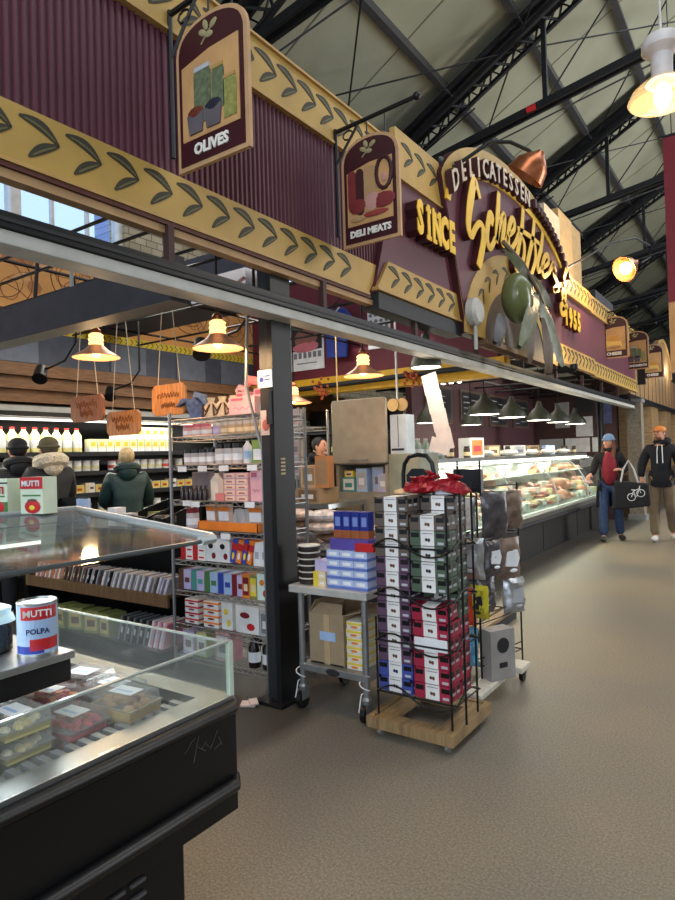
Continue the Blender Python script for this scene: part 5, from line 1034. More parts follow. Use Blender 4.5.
# snack spinner rack
N_BEFORE = set(COL.objects)
sr = thing('snack_rack', 'black wire rack hung with snack bags, behind the dried fruit rack', 'display rack', (-1.38, 3.75, .12))
for x, y in ((-1.60, 3.5), (-1.33, 3.5), (-1.24, 3.95), (-1.55, 3.95)): MB().cyl((x, y, .13), (x-.0, y, 1.26), .006, n=6).build('upright', BLACK, sr, True)
for z in (.2, .45, .7, .95, 1.2):
    MB().tube([(-1.60, 3.5, z), (-1.33, 3.5, z), (-1.24, 3.95, z), (-1.55, 3.95, z)], .004, 5, closed=True).tube([(-1.60, 3.49, z+.05), (-1.46, 3.47, z+.02), (-1.33, 3.49, z+.05), (-1.24, 3.93, z+.05)], .004, 5).build('wire_tier', BLACK, sr, True)
for x_ in (-1.44, -1.30): MB().cyl((x_, 3.49, 1.2), (x_, 3.49, 1.41), .006, n=6).build('top_spike', BLACK, sr)
tag(box1(-1.47, 3.5, 1.22, -1.30, 3.54, 1.36).build('header_card', BPLA), 'black header card on top of the snack rack', 'card')
dy = thing('white_dolly', 'white plastic dolly on castors under the snack rack', 'dolly', (-1.42, 3.7, 0))
MB().bb(-1.66, 3.28, .08, -1.25, 3.42, .12).bb(-1.66, 3.82, .08, -1.2, 3.98, .12).bb(-1.66, 3.42, .08, -1.58, 3.82, .12).bb(-1.36, 3.42, .08, -1.25, 3.82, .12).build('deck', M('dolly_white', (206, 200, 184), .5), dy, bevel=.008)
for x, y in ((-1.6, 3.34), (-1.32, 3.34), (-1.6, 3.92), (-1.24, 3.94)): MB().lathe([(.01, -.012), (.035, -.012), (.035, .012), (.01, .012)], (x, y, .035), 14, mat=Matrix.Rotation(PI/2, 4, 'Y')).bb(x-.018, y-.02, .04, x+.018, y+.02, .082).build('castor', BPLA, dy)
def pillow(nm, label, x, y, z, w, h, mt, rz=0, t_=.05, print_=None):
    b = MB(); n = 8; vs = []; fs = []; cr = random.Random(int(x*999+z*777))
    for s_ in (-1, 1):
        for i in range(n+1):
            for j in range(n+1):
                u, v = i/n*2-1, j/n*2-1; th = max(0, (1-u**4)*(1-v**4))**.5
                vs.append((u*w/2*(1-.05*(1-abs(v)))+cr.uniform(-1, 1)*.004, s_*t_/2*th*(1+.35*cr.uniform(-1, 1))+.002*s_, (v+1)*h/2+cr.uniform(-1, 1)*.004))
    m_ = (n+1)**2
    for i in range(n):
        for j in range(n): a = i*(n+1)+j; fs.append((a, a+n+1, a+n+2, a+1)); a += m_; fs.append((a, a+1, a+n+2, a+n+1))
    b.add(vs, fs)
    t = thing(nm, label, 'snack bag', (x, y, z), 'snack bags on the wire rack'); ORG[t.name] = Vector((0, 0, 0)); b.build('foil_bag', mt, t, True)
    if print_: MB().prism([(-w*.26, h*.34), (w*.2, h*.30), (w*.3, h*.5), (w*.22, h*.72), (-w*.2, h*.68)], -t_/2-.008, -t_/2+.01, 'xz').ball((w*.05, -t_/2-.006, h*.22), (w*.16, .008, h*.05), 8, 5).build('front_print', print_, t)
    t.rotation_euler[2] = rz; return t
SILV = M('silver_foil', (176, 178, 180), .28, .6, .3, 15, .4); SILVD = M('dark_silver_foil', (96, 92, 94), .3, .5, .4, 15, .4)
bags = [(-1.50, 3.46, .97, .2, .21, SILVD, None, 'dark silver snack bag, top left of the rack'), (-1.36, 3.46, .72, .17, .24, SILV, LGREY, 'silver snack bag in the middle of the rack'), (-1.52, 3.45, .72, .17, .24, M('bag_yellow_green', (150, 156, 110), .35, 0, .4, 15), PAPER, 'pale green snack bag, left of the silver one'),
        (-1.27, 3.62, .95, .2, .27, SILVD, None, 'dark foil bag hanging on the right side of the rack'), (-1.305, 3.44, .50, .11, .19, M('bag_yellow', (190, 180, 50), .35), DARK, 'yellow snack bag low on the rack'), (-1.385, 3.42, .46, .11, .22, M('bag_orange_red', (206, 70, 46), .35, 0, .3, 12), DRED, 'orange-red snack bag low left on the rack'),
        (-1.375, 3.41, .23, .13, .22, M('bag_sky_blue', (90, 160, 196), .3, 0, .5, 18), LBLUE, 'sky blue patterned snack bag at the rack bottom'), (-1.52, 3.47, .22, .15, .24, SILV, SILVD, 'silver foil snack bag left of the blue one, partly hidden'), (-1.245, 3.75, .68, .2, .25, M('bag_clear_brown', (120, 100, 86), .3, 0, .4, 15), PAPER, 'brown snack bag on the far right side of the rack')]
bags += [(-1.42, 3.50, 1.0, .16, .19, SILV, None, 'light silver snack bag at the top right of the rack'), (-1.44, 3.49, .80, .16, .18, SILVD, LGREY, 'dark silver snack bag between the middle tiers'), (-1.30, 3.52, .52, .13, .2, SILVD, None, 'dark foil bag right of the yellow one'), (-1.50, 3.44, .48, .13, .16, M('bag_dark_red', (120, 40, 40), .35, 0, .3, 12), PAPER, 'dark red snack bag behind the orange-red one'),
         (-1.25, 3.85, .45, .17, .22, SILV, LGREY, 'silver bag low on the right side of the rack'), (-1.27, 3.55, .74, .14, .2, SILVD, PAPER, 'dark bag at the front right corner of the rack'), (-1.26, 3.9, .97, .16, .24, M('bag_clear_brown', (120, 100, 86)), None, 'brown clear bag at the back right of the rack')]
for x, y, z, w, h, mt, pr_, lb in bags: pillow('snack_bag', lb, x, y, z, w, h, mt, 0 if x < -1.3 else 1.1, .07, pr_)
t = thing('emblem_grey_box', 'grey box with a round dark emblem low on the snack rack', 'box', (-1.27, 3.60, .121)); ORG[t.name] = Vector((0, 0, 0))
MB().bb(-.05, -.09, 0, .05, .09, .29).build('carton', M('box_grey_paint', (150, 146, 142), .6), t); MB().lathe([(.045, 0), (.045, .002)], (.051, .0, .2), 16, mat=Matrix.Rotation(PI/2, 4, 'Y')).bb(.05, -.03, .07, .052, .03, .1).build('emblem', DARK, t); t.rotation_euler[2] = -.5
tag(box1(-1.47, 3.44, 1.01, -1.35, 3.455, 1.19).build('white_patterned_card', M('card_pattern', (210, 205, 200), .6, 0, .3, 40)), 'white patterned card box hanging at the rack top', 'card')
for o in list(COL.objects):
    if o not in N_BEFORE and o.parent is None: o.location.x -= .12
t = thing('flat_pallet', 'small wooden crate pallet on the floor behind the snack rack', 'pallet', (-1.75, 5.0, 0)); MB().bb(-2.3, 4.6, .0, -1.9, 5.4, .06).build('base', DARK, t); 
for k in range(4): MB().bb(-2.32+k*.11, 4.6, .06, -2.24+k*.11, 5.4, .085).build('slat', PALW, t)
tag(MB().bb(-2.55, 4.5, 0, -2.38, 4.95, .55).build('stacked_crates', M('cream_crates', (196, 186, 160), .6)), 'pale stacked crates behind the snack rack', 'crate')

# ================================================================== GREY CABINET, counter area
gc = thing('grey_cabinet', 'tall beige-grey dispensing cabinet with flap and niche in the middle of the stall', 'cabinet', (-3.2, 5.1, 0)); GCM = M('cabinet_greige', (150, 140, 122), .45)
MB().bb(-3.50, 5.0, 0, -2.92, 5.3, 1.12).bb(-3.50, 5.27, 1.12, -2.92, 5.3, 1.4).bb(-3.50, 5.0, 1.12, -3.47, 5.3, 1.4).bb(-2.95, 5.0, 1.12, -2.92, 5.3, 1.4).bb(-3.5, 5.0, 1.38, -2.92, 5.3, 1.42).build('body', GCM, gc)
MB().prism([(-3.51, 1.39), (-2.91, 1.39), (-2.905, 1.97), (-2.92, 2.0), (-3.50, 2.0), (-3.515, 1.97)], 4.96, 5.0, 'xz').build('raised_flap', M('cabinet_flap', (156, 146, 128), .4), gc, bevel=.01)
MB().bb(-3.31, 4.945, 1.415, -3.11, 4.96, 1.43).build('flap_handle', GREY, gc)
MB().bb(-2.92, 5.02, 0, -2.6, 5.4, 1.47).build('side_cabinet', M('cabinet_side', (146, 148, 128), .5), gc)
for i, (x, w, h, mt, nm) in enumerate(((-3.38, .16, .14, [TEAL, WHITE, TEAL], 'teal'), (-3.23, .12, .22, [LBLUE, LGREY, PAPER], 'pale blue'), (-3.08, .12, .23, [LGREY, LBLUE, GREY], 'silver blue'), (-3.0, .1, .17, [LILAC, LGREY, WHITE], 'lilac'))):
    put(carton('niche_box', '', 'box', w, .1, h, mt, 1), (x, 5.08+.05*(i == 2), 1.121), 0, nm+' box standing in the niche of the grey cabinet')
put(carton('yellow_box', '', 'box', .1, .08, .06, [YEL, CREAM, BROWN], 1), (-3.38, 5.08, 1.262), 0, 'small yellow box on the teal box in the cabinet niche')
t = thing('appliance_box', 'white and pale blue appliance on top of the side cabinet', 'appliance', (-2.76, 5.2, 1.47)); MB().bb(-2.90, 5.03, 1.471, -2.74, 5.2, 1.83).build('case', M('appliance_blue_white', (196, 206, 214), .45), t); MB().lathe([(.045, -.01), (.05, .01)], (-2.91, 5.12, 1.62), 14, mat=Matrix.Rotation(PI/2, 4, 'Y')).bb(-2.89, 5.027, 1.5, -2.76, 5.03, 1.52).bb(-2.82, 5.027, 1.53, -2.815, 5.03, 1.82).build('seams_and_knob', DARK, t)
# paper strips hanging
t = thing('paper_chain', 'long taped strip of white paper sheets hanging beside the dome lamp', 'paper', (-2.5, 5.2, 1.5))
b = MB(); 
for i in range(4):
    z = 2.10-.17*i; x = -2.56+.042*i
    b.box((x, 5.2-.002*i, z), (.15, .003, .19), ry=-.2)
b.box((-2.48, 5.19, 1.53), (.2, .003, .13), ry=.3); b.build('sheets', M('paper_pinkish', (224, 208, 200), .7), t); MB().cyl((-2.58, 5.2, 2.24), (-2.58, 5.2, 2.6), .003).build('string', DARK, t)

# ================================================================== DELI INTERIOR
hd = thing('overhead_header', 'burgundy header wall with yellow lower band above the deli area', 'header', (-4.3, 7.1, 2.33))
MB().bb(-6.4, 7.05, 2.56, -2.6, 7.15, 4.0).build('burgundy_board', M('header_burgundy', (104, 38, 52), .55, 0, .08, 3), hd)
MB().bb(-6.4, 6.98, 2.34, -2.5, 7.18, 2.56).build('yellow_band', M('band_yellow', (226, 176, 48), .5), hd)
MB().cyl((-5.5, 6.9, 2.42), (-2.7, 6.9, 2.46), .035, n=10).build('band_pipe', DARK, hd, True)
MB().bb(-6.4, 7.2, 2.78, -5.9, 13.9, 2.9).build('side_board', BURG, hd)
def poster(label, x, y, z0, w, h, fn=None):
    t = thing('poster', label, 'poster', (x, y, z0)); MB().bb(x-w/2, y-.006, z0, x+w/2, y, z0+h).build('sheet', PAPER, t); return t
t = poster('poster of ham and sausage on the burgundy header', -5.37, 7.04, 2.70, .6, .72)
b = MB(); b.bb(-5.64, 7.03, 2.98, -5.10, 7.034, 3.38, 0); b.build('picture_ground', M('poster_dark', (52, 50, 52)), t)
b = MB(); b.ball((-5.3, 7.03, 3.2), (.14, .01, .15), 12, 6, 0).ball((-5.48, 7.03, 3.14), (.1, .01, .12), 10, 6, 0).ball((-5.4, 7.025, 3.02), (.22, .01, .07), 12, 5, 1).ball((-5.25, 7.02, 3.03), (.1, .01, .06), 10, 5, 1); b.build('meat_picture', [M('poster_brown', (150, 100, 90)), M('poster_pink', (206, 120, 130))], t)
b = MB()
for i in range(6): b.bb(-5.6+i*.085, 7.03, 2.87, -5.545+i*.085, 7.034, 2.95)
b.bb(-5.55, 7.03, 2.79, -5.2, 7.034, 2.805); b.build('title_bars', GREY, t)
t = poster('small white poster with rows of round items on the burgundy header', -4.18, 7.04, 2.86, .34, .62)
b = MB()
for i in range(4):
    for j in range(6): b.ball((-4.3+i*.08, 7.03, 2.98+j*.08), (.028, .004, .024), 8, 4)
b.build('round_pictures', GREY, t)
ts = thing('hanging_tshirt', 'blue sports shirt hung on the burgundy header', 'shirt', (-4.75, 6.9, 2.85))
SB = M('shirt_blue', (44, 66, 150), .7, 0, .2, 6, .3)
MB().prism([(-4.92, 2.80), (-4.60, 2.78), (-4.58, 3.2), (-4.5, 3.12), (-4.44, 3.22), (-4.6, 3.42), (-4.70, 3.46), (-4.76, 3.41), (-4.83, 3.46), (-4.92, 3.44), (-5.08, 3.24), (-5.0, 3.14), (-4.94, 3.22)], 6.88, 6.93, 'xz').build('shirt', SB, ts, bevel=.015)
MB().tube([(-4.86, 6.875, 3.45), (-4.76, 6.87, 3.38), (-4.68, 6.875, 3.45)], .01, 5).build('collar_trim', PAPER, ts)
MB().tube([(-4.9, 6.9, 3.45), (-4.76, 6.9, 3.52), (-4.62, 6.9, 3.45)], .007, 5).cyl((-4.76, 6.9, 3.52), (-4.76, 7.02, 3.62), .006).build('hanger', DARK, ts)
for i, x in enumerate((-5.0, -3.62)):
    t = thing('dried_flower_cluster', 'orange dried cluster hung on the header pipe, %s one' % ('left', 'right')[i], 'decoration', (x, 6.88, 2.3)); b = MB(); r = random.Random(i)
    for k in range(26): b.ball((x+r.gauss(0, .06), 6.85+r.gauss(0, .03), 2.42+r.gauss(0, .08)), .022, 6, 4)
    b.build('cluster', M('cluster_orange', (186, 88, 50), .7), t)
ap_ = thing('wooden_board', 'pair of round wooden boards hanging on a white ribbon', 'board', (-3.36, 6, 1.95))
for dx in (-.05, .05): MB().lathe([(.07, -.01), (.07, .01)], (-3.36+dx, 6+dx*.2, 2.01), 18, mat=Matrix.Rotation(PI/2, 4, 'X')).build('round_board', M('board_wood', (214, 178, 120), .6), ap_)
MB().cyl((-3.36, 6, 2.07), (-3.36, 6, 2.925), .012, n=6).build('ribbon', PAPER, ap_)
tag(MB().lathe([(.07, -.01), (.07, .01)], (-4.15, 6, 2.0), 18, mat=Matrix.Rotation(PI/2, 4, 'X')).cyl((-4.15, 6, 2.06), (-4.15, 6, 2.925), .008).build('hanging_plate', M('board_wood', (214, 178, 120), .6)), 'round wooden plate hanging left of the beige cabinet flap', 'plate')
# open black ceiling of the deli with light panels
cl = thing('ceiling_grid', 'dark suspended ceiling with pipes over the deli area', 'ceiling grid', (-4.4, 10.5, 2.62))
MB().bb(-5.9, 7.2, 2.95, -2.62, 13.9, 3.0).build('dark_board', M('deli_ceiling', (34, 32, 34), .8), cl)
b = MB()
for i in range(7): b.cyl((-5.8, 7.6+i*1.0, 2.62), (-2.6, 7.6+i*1.0, 2.62), .018, n=6)
for x in (-5.0, -4.0, -3.1): b.cyl((x, 7.2, 2.66), (x, 13.8, 2.66), .02, n=6)
b.build('pipes', BPLA, cl)
for i in range(4):
    for j in range(2): MB().bb(-4.7+j*1.0, 7.9+i*1.5, 2.935, -4.2+j*1.0, 8.4+i*1.5, 2.95).build('pale_tile', M('tile_pale', (190, 188, 180), .8), cl)
area('deli_ceiling_light', (-4.0, 9.5, 2.9), 1.2, 34, (1, .93, .82), (0, 0, 0), 5)
area('shop_fill_light', (-4.6, 4.6, 3.2), 1.6, 95, (1, .93, .82), (0, 0, 0), 2.6)  # added fill that brightens the left shop, no fixture hangs there
# back display wall of the deli
bw_ = thing('deli_back_wall', 'dark burgundy partition behind the deli counter with framed boards', 'partition', (-4.4, 11, 0))
MB().bb(-4.45, 8.2, 0, -4.35, 13.9, 2.95).build('board', M('deli_wall', (60, 26, 34), .7), bw_)
for i in range(4):
    y = 8.6+i*1.3; fr = MB(); fr.bb(-4.35, y, 1.95, -4.32, y+.95, 2.55); f_ = fr.build('framed_board', M('frame_wood_dark', (76, 60, 50), .5), bw_)
    MB().bb(-4.325, y+.05, 2.0, -4.315, y+.9, 2.5).build('screen_face', M('board_face', (40, 42, 46), .3), f_); b = MB(); r = random.Random(i)
    for k in range(9): b.bb(-4.317, y+.1+.35*(k % 2), 2.04+.048*k, -4.312, y+.3+.35*(k % 2)+.1*r.random(), 2.052+.048*k)
    b.build('menu_lines', LGREY, f_)
struct(MB().bb(-6.5, 13.95, 0, -2.66, 14.05, 2.95).build('wall_deli_end', M('deli_end_wall', (74, 50, 48), .7), org=(0, 0, 0)))
for i, (x, z, w, h, mt) in enumerate(((-3.75, 1.95, .3, .55, LGREY), (-3.3, 2.25, .36, .4, DARK), (-3.3, 1.75, .34, .42, PAPER), (-2.9, 2.0, .3, .5, M('print_blue_orange', (80, 90, 140), .5, 0, .5, 6)), (-4.0, 1.42, .5, .3, LGREY), (-3.45, 1.42, .5, .3, PAPER), (-2.95, 1.42, .4, .3, PAPER))):
    tag(MB().bb(x-w/2, 13.93, z, x+w/2, 13.945, z+h).build('wall_notice', mt), ('pale grey', 'black', 'white', 'blue printed', 'grey', 'wide white', 'narrow white')[i]+' notice on the far deli wall, '+('upper row', 'upper row', 'upper row', 'upper row', 'lower row', 'lower row', 'lower row')[i], 'notice')
# wall shelves with bottles behind the counter man
bs = thing('bottle_shelf', 'dark shelf unit with bottles behind the man in black', 'shelf unit', (-5.2, 8.0, 0))
MB().bb(-6.2, 8.15, 0, -4.5, 8.2, 2.2).build('back', BPLA, bs)
for z in (.8, 1.15, 1.5, 1.85): MB().bb(-6.2, 7.85, z-.03, -4.5, 8.15, z).build('shelf', DARK, bs)
ob = bottle('olive_oil_bottle', '', 'bottle', .035, .25, M('oil_green', (96, 100, 50), .2), DARK, M('oil_label', (214, 204, 150)), 8)
for j, z in enumerate((1.15, 1.5, .8)):
    for i in range(12): put(ob, (-5.95+i*.115, 7.95, z), 0, 'oil bottle behind the man in black, %s shelf, %s from the left' % (('middle', 'upper', 'lower')[j], o_(i)), 'oil bottles behind the man in black')
put(carton('blue_crate', '', 'crate', .55, .2, .28, [M('crate_blue_grey', (110, 124, 150), .5), LBLUE, GREY], 1), (-5.0, 7.95, 1.851), 0, 'blue-grey crate on top of the bottle shelf')

# ================================================================== LIT DISPLAY CASE
dc = thing('deli_display_case', 'long lit glass deli display case with dark base along the aisle', 'display case', (-3.1, 9.6, 0))
ya, yb_ = 5.9, 13.3
MB().bb(-3.6, ya, 0, -2.8, yb_, .50).build('base', M('case_base', (38, 36, 36), .45), dc)
b = MB(); b.bb(-2.83, ya, .50, -2.66, yb_, .53).prism([(-2.83, .53), (-2.66, .53), (-2.64, .60), (-2.70, .63), (-2.83, .58)], ya, yb_, 'xz'); b.build('front_ledge', M('ledge_grey', (110, 108, 104), .35, .3), dc)
b = MB(); b.tube([(-2.655, ya, .5), (-2.655, yb_, .5)], .03, 8); b.build('bumper', DARK, dc, True)
for y in (7.35, 9.2, 11.1): MB().bb(-2.805, y-.012, .02, -2.795, y+.012, .48).build('panel_joint', BPLA, dc)
MB().prism([(-2.84, .60), (-3.45, .85), (-3.45, .80), (-2.84, .55)], ya, yb_, 'xz').build('lower_deck', M('case_deck', (226, 226, 220), .5), dc)
MB().bb(-3.5, ya, .58, -3.45, yb_, 1.38).build('back_panel', M('case_deck', (226, 226, 220), .5), dc)
MB().bb(-3.45, ya, 1.085, -3.2, yb_, 1.10).build('upper_deck', M('case_deck', (226, 226, 220), .5), dc)
MB().bb(-3.62, ya, 1.36, -3.12, yb_, 1.40).build('top', STEEL, dc)
P0 = [(-2.68, .62), (-2.69, .80), (-2.74, .98), (-2.84, 1.15), (-2.98, 1.28), (-3.13, 1.36)]
b = MB(); b.strip(P0, [(x-.008, z-.004) for x, z in P0], ya, yb_, 'xz'); b.build('curved_glass', GL, dc)
for y in (ya, 7.75, 9.6, 11.45, yb_-.01): b = MB(); b.strip([(x+.004, z) for x, z in P0], [(x-.012, z-.006) for x, z in P0], y, y+.012, 'xz'); b.build('glass_seam', LGREY, dc)
MB().bb(-3.14, ya+.1, 1.33, -3.10, yb_-.1, 1.352).build('light_tube', TUBEL, dc)
MB().bb(-2.78, ya+.1, .60, -2.76, yb_-.1, .612).build('light_tube', TUBEL, dc)
area('case_light', (-3.1, 9.6, 1.32), .08, 80, (1, .95, .84), (0, 0, 0), 7.2)
meat_kinds = []
def meat(nm, f, mt, lab):
    b = MB(); f(b); meat_kinds.append((tag(b.build(nm, mt, org=(0, 0, 0), smooth=True), lab, 'deli food'), lab))
meat('sausage_coil', lambda b: b.tube([(.09*(1-.05*i)*math.cos(i*.7), .09*(1-.05*i)*math.sin(i*.7), .03) for i in range(16)], .02, 7), M('sausage_red', (178, 96, 74), .4, 0, .25, 20), 'coil of reddish sausage heaped in the lit display case')
meat('ham_joint', lambda b: b.ball((0, 0, .07), (.13, .09, .07), 12, 8), M('ham_skin', (204, 140, 106), .4, 0, .25, 14), 'rounded smoked ham joint heaped in the lit display case')
meat('sliced_meat', lambda b: [b.ball((-.08+.035*k, 0, .035+.004*k), (.05, .055, .012), 10, 4, rot=Matrix.Rotation(.7, 4, 'Y')) for k in range(5)], M('sliced_pink', (222, 160, 146), .4, 0, .2, 14), 'overlapping slices of pink meat in the lit display case')
meat('cheese_wedge', lambda b: b.prism([(-.1, -.05), (.1, -.06), (.1, .06), ], 0, .08, 'xy'), M('cheese_pale', (236, 216, 160), .45, 0, .1, 14), 'pale cheese wedge in the lit display case')
meat('salami', lambda b: b.tube([(-.12, 0, .03), (-.1, 0, .03), (.1, 0, .03), (.12, 0, .03)], [.018, .03, .03, .018], 9), M('salami_brown', (116, 52, 44), .45, 0, .3, 30), 'dark salami stick heaped in the lit display case')
meat('wrapped_cheese', lambda b: b.box((0, 0, .04), (.16, .1, .07), rz=.2), M('wrap_white', (230, 228, 220), .35, 0, .12, 30), 'white wrapped cheese block in the lit display case')
meat('herbed_pate', lambda b: b.ball((0, 0, .03), (.08, .07, .045), 10, 6), M('pate_grey', (150, 120, 98), .5, 0, .35, 30), 'brown herbed pate loaf in the lit display case')
meat('green_garnish', lambda b: [b.ball((.05*math.cos(k*1.3), .05*math.sin(k*1.3), .02+.01*(k % 3)), (.03, .02, .015), 6, 4) for k in range(7)], M('garnish_green', (110, 136, 70), .6, 0, .4, 30), 'tuft of green garnish between foods in the lit display case')
rr = random.Random(11); seqk = [3, 5, 5, 1, 2, 0, 4, 6, 2, 5, 3, 5, 7, 2]
cnt = 0
for i in range(62):
    for row in range(4):
        if cnt >= 230: break
        y = 6.05+i*.118; fx = row/3; x = -2.80-.14-.56*fx*.85+rr.uniform(-.03, .03)
        if row == 3 and rr.random() < .35: continue
        z = .60+(-2.84-x)*.41+.006+rr.choice((0, 0, .05, .09))*(row > 0)
        q = rr.choice(seqk); k_, lb = meat_kinds[q]
        tl = (0, .35)
        put(k_, (x, y+rr.uniform(-.04, .04), z), rr.uniform(-.7, .7), lb, 'foods heaped in the lit display case', sc=rr.uniform(1.0, 1.35)); cnt += 1
for i in range(38):
    y = 6.1+i*.19; q = rr.choice((1, 3, 5, 2)); k_, lb = meat_kinds[q]
    put(k_, (-3.28+rr.uniform(-.03, .03), y, 1.101), rr.uniform(-1, 1), lb.replace('heaped in', 'on the upper deck of').replace('in the lit', 'on the upper deck of the lit') if 'upper' not in lb else lb, 'foods on the upper deck of the display case', sc=.9)
# goods on top of the case
gb_ = bottle('green_glass_bottle', '', 'bottle', .035, .24, M('pale_green_glass', (150, 168, 150), .2), LGREY, PAPER, 10)
for i in range(11): put(gb_, (-3.3+.03*(i % 2), 5.95+i*.10, 1.401), 0, 'pale green bottle standing at the near end of the case top, %s along' % o_(i), 'green bottles on the case top')
dj = bottle('condiment_jar', '', 'jar', .045, .15, M('condiment_dark', (70, 60, 50), .3), BPLA, CREAM, 10, .8, .8)
for i in range(16): put(dj, (-3.35+.06*(i % 2), 7.3+i*.38, 1.401), 0, 'dark condiment jar on the case top, %s away from the red pouch' % o_(i), 'condiment jars on the case top')
for i, (y, nm, m3) in enumerate(((7.9, 'orange and white', [WHITE, ORNG, RED]), (8.5, 'brown', [CARD, CREAM, BROWN]), (9.6, 'white', [WHITE, LGREY, GREY]), (10.3, 'tan', [CARD, CARDD, PAPER]), (11.2, 'pale blue', [LBLUE, WHITE, GREY]))):
    put(carton('counter_box', '', 'box', .28, .2, .16 if i else .26, m3, 1), (-3.32, y, 1.401), PI/2-.3, nm+' box standing on top of the lit display case')
for i in range(5):
    tag(MB().ball((0, 0, .05), (.16, .12, .05), 10, 6).build('clear_food_bag', M('clear_bag', (206, 206, 200), .25, 0, .25, 14), org=(0, 0, 0), smooth=True), 'clear white food bag on the case top, %s from the near end' % o_(i), 'bag', 'food bags on the case top').location = (-3.25, 8.15+i*.95, 1.401)
# dome lamps above the case
def dome(label, x, y, z, r=.19):
    t = thing('dome_lamp', label, 'lamp', (x, y, z), 'grey-green dome lamps over the display case')
    MB().lathe([(.03, .30), (.04, .26), (.06, .20), (.10, .17), (r*.72, .12), (r*.93, .06), (r, .0), (r*.97, .0), (r*.88, .06), (r*.5, .14), (0, .16)], (x, y, z), 22).build('shade', M('dome_green', (74, 78, 68), .4), t, True)
    MB().lathe([(0, .005), (r*.9, .005), (r*.93, .022), (0, .03)], (x, y, z), 22).build('diffuser', GLOWW, t, True)
    MB().cyl((x, y, z+.28), (x, y, 2.94 if z < 2.1 else 2.6), .008, n=6).build('cord', BLACK, t)
    point('dome_light', (x, y, z-.06), 9 if r > .15 else 3, (1, .9, .72), .1)
dome('dome lamp with glowing underside hanging just below the rail, nearest', -2.50, 5.0, 2.22, .14)
for i, y in enumerate((7.6, 8.6, 9.85, 10.9, 12.0)): dome('dome lamp over the lit display case, %s in the row going away' % o_(i), -3.0, y, 1.94, .20)
for i, (x, y) in enumerate(((-4.0, 8.0), (-3.9, 9.3))): dome('smaller dome lamp behind the main row, %s' % ('left', 'right')[i], x, y, 1.9, .17)
sl_ = thing('spot_cluster', 'cluster of three small white spotlights under the deli ceiling', 'lamp', (-3.6, 7.9, 2.4))
for k in range(3): MB().lathe([(.05, 0), (.04, .05), (.02, .07)], (-3.7+.12*k, 7.9, 2.42), 12).build('spot_head', BPLA, sl_, True); MB().ball((-3.7+.12*k, 7.9, 2.425), (.035, .035, .015), 10, 5).build('bulb', GLOWW, sl_, True)
MB().cyl((-3.8, 7.9, 2.5), (-3.4, 7.9, 2.5), .012).cyl((-3.6, 7.9, 2.5), (-3.6, 7.9, 2.94), .01).build('bar', BPLA, sl_)

# ================================================================== GOOSENECKS AND BIG LAMP
g1 = thing('gooseneck_lamp', 'copper gooseneck lamp arching over the top of the arched sign', 'lamp', (-2.2, 5.0, 3.9))
MB().tube([(-2.330, 5.094, 3.979), (-2.250, 5.193, 4.009), (-2.120, 5.226, 4.072), (-1.950, 5.269, 4.160), (-1.820, 5.407, 4.174), (-1.720, 5.585, 4.142), (-1.680, 5.770, 4.109), (-1.680, 5.731, 4.022)], .017, 8).build('arm', BLACK, g1, True)
MB().lathe([(.07, 0), (.07, .02), (.05, .035)], (-2.33, 5.05, 3.99), 14, mat=Matrix.Rotation(PI/2, 4, 'Y')).build('wall_plate', BLACK, g1, True)
rm = Vector((0, 0, -1)).rotation_difference(Vector((-.62, -.05, -.75)).normalized()).to_matrix().to_4x4()
MB().lathe([(.03, .15), (.05, .12), (.09, .09), (.15, .02), (.18, -.09), (.17, -.09), (.14, .01), (.05, .06), (0, .07)], (-1.69, 5.56, 3.97), 22, mat=rm).build('shade', COPPER, g1, True)
g2 = thing('gooseneck_lamp', 'glowing copper gooseneck lamp curving out above the 1955 fascia', 'lamp', (-2.3, 9.0, 3.95))
MB().tube([(-2.330, 8.902, 3.948), (-2.200, 9.681, 4.279), (-2.000, 10.460, 4.662), (-1.800, 11.454, 4.965), (-1.720, 12.472, 5.080), (-1.680, 12.137, 4.791), (-1.660, 11.035, 4.419)], .017, 8).build('arm', BLACK, g2, True)
rm = Vector((0, 0, -1)).rotation_difference(Vector((-.45, -.75, -.45)).normalized()).to_matrix().to_4x4(); gc_ = Vector((-1.680, 10.008, 4.119)); sh2 = MB().lathe([(.04, .2), (.06, .13), (.1, .08), (.16, -.0), (.19, -.1), (.18, -.1), (.14, 0), (.05, .07)], gc_, 20, mat=rm).build('shade', COPPER, g2, True)
MB().ball(gc_+rm @ Vector((0, 0, -.05)), (.09, .09, .09), 12, 8).build('bulb', GLOWO, sh2, True)
point('sign_lamp_light', tuple(gc_+rm @ Vector((0, 0, -.22))), 60, (1, .72, .4), .08)
t = thing('sign_accent_lamp', 'small warm spotlight low on the fascia near the ampersand', 'lamp', (-2.1, 8.3, 2.5))
MB().lathe([(.05, 0), (.05, .06), (.02, .1)], (-2.08, 8.35, 2.56), 12, mat=Matrix.Rotation(PI, 4, 'X')).bb(-2.36, 8.34, 2.50, -2.06, 8.36, 2.52).bb(-2.36, 8.34, 2.50, -2.34, 8.36, 2.66).build('body', BLACK, t)
point('accent_light', (-2.0, 8.45, 2.72), 14, (1, .7, .32), .05)
bl = thing('hanging_globe_lamp', 'large white hanging lamp with glowing bell glass at the upper right', 'lamp', (-.5, 4.35, 3.5)); c0 = (-.51, 4.45, 3.66)
MB().lathe([(.065, .40), (.10, .385), (.115, .35), (.115, .31), (.09, .29), (.065, .27), (.062, .13), (.09, .11), (.10, .10)], c0, 24).cyl((c0[0], c0[1], c0[2]+.38), (c0[0], c0[1], RZ(-.51)), .008).build('housing', M('lamp_white', (214, 206, 200), .4), bl, True)
b = MB(); b.lathe([(.06, .13), (.12, .10), (.18, .05), (.205, .0), (.19, -.02), (.13, -.03), (.10, -.06), (.06, -.08), (0, -.085)], c0, 28)
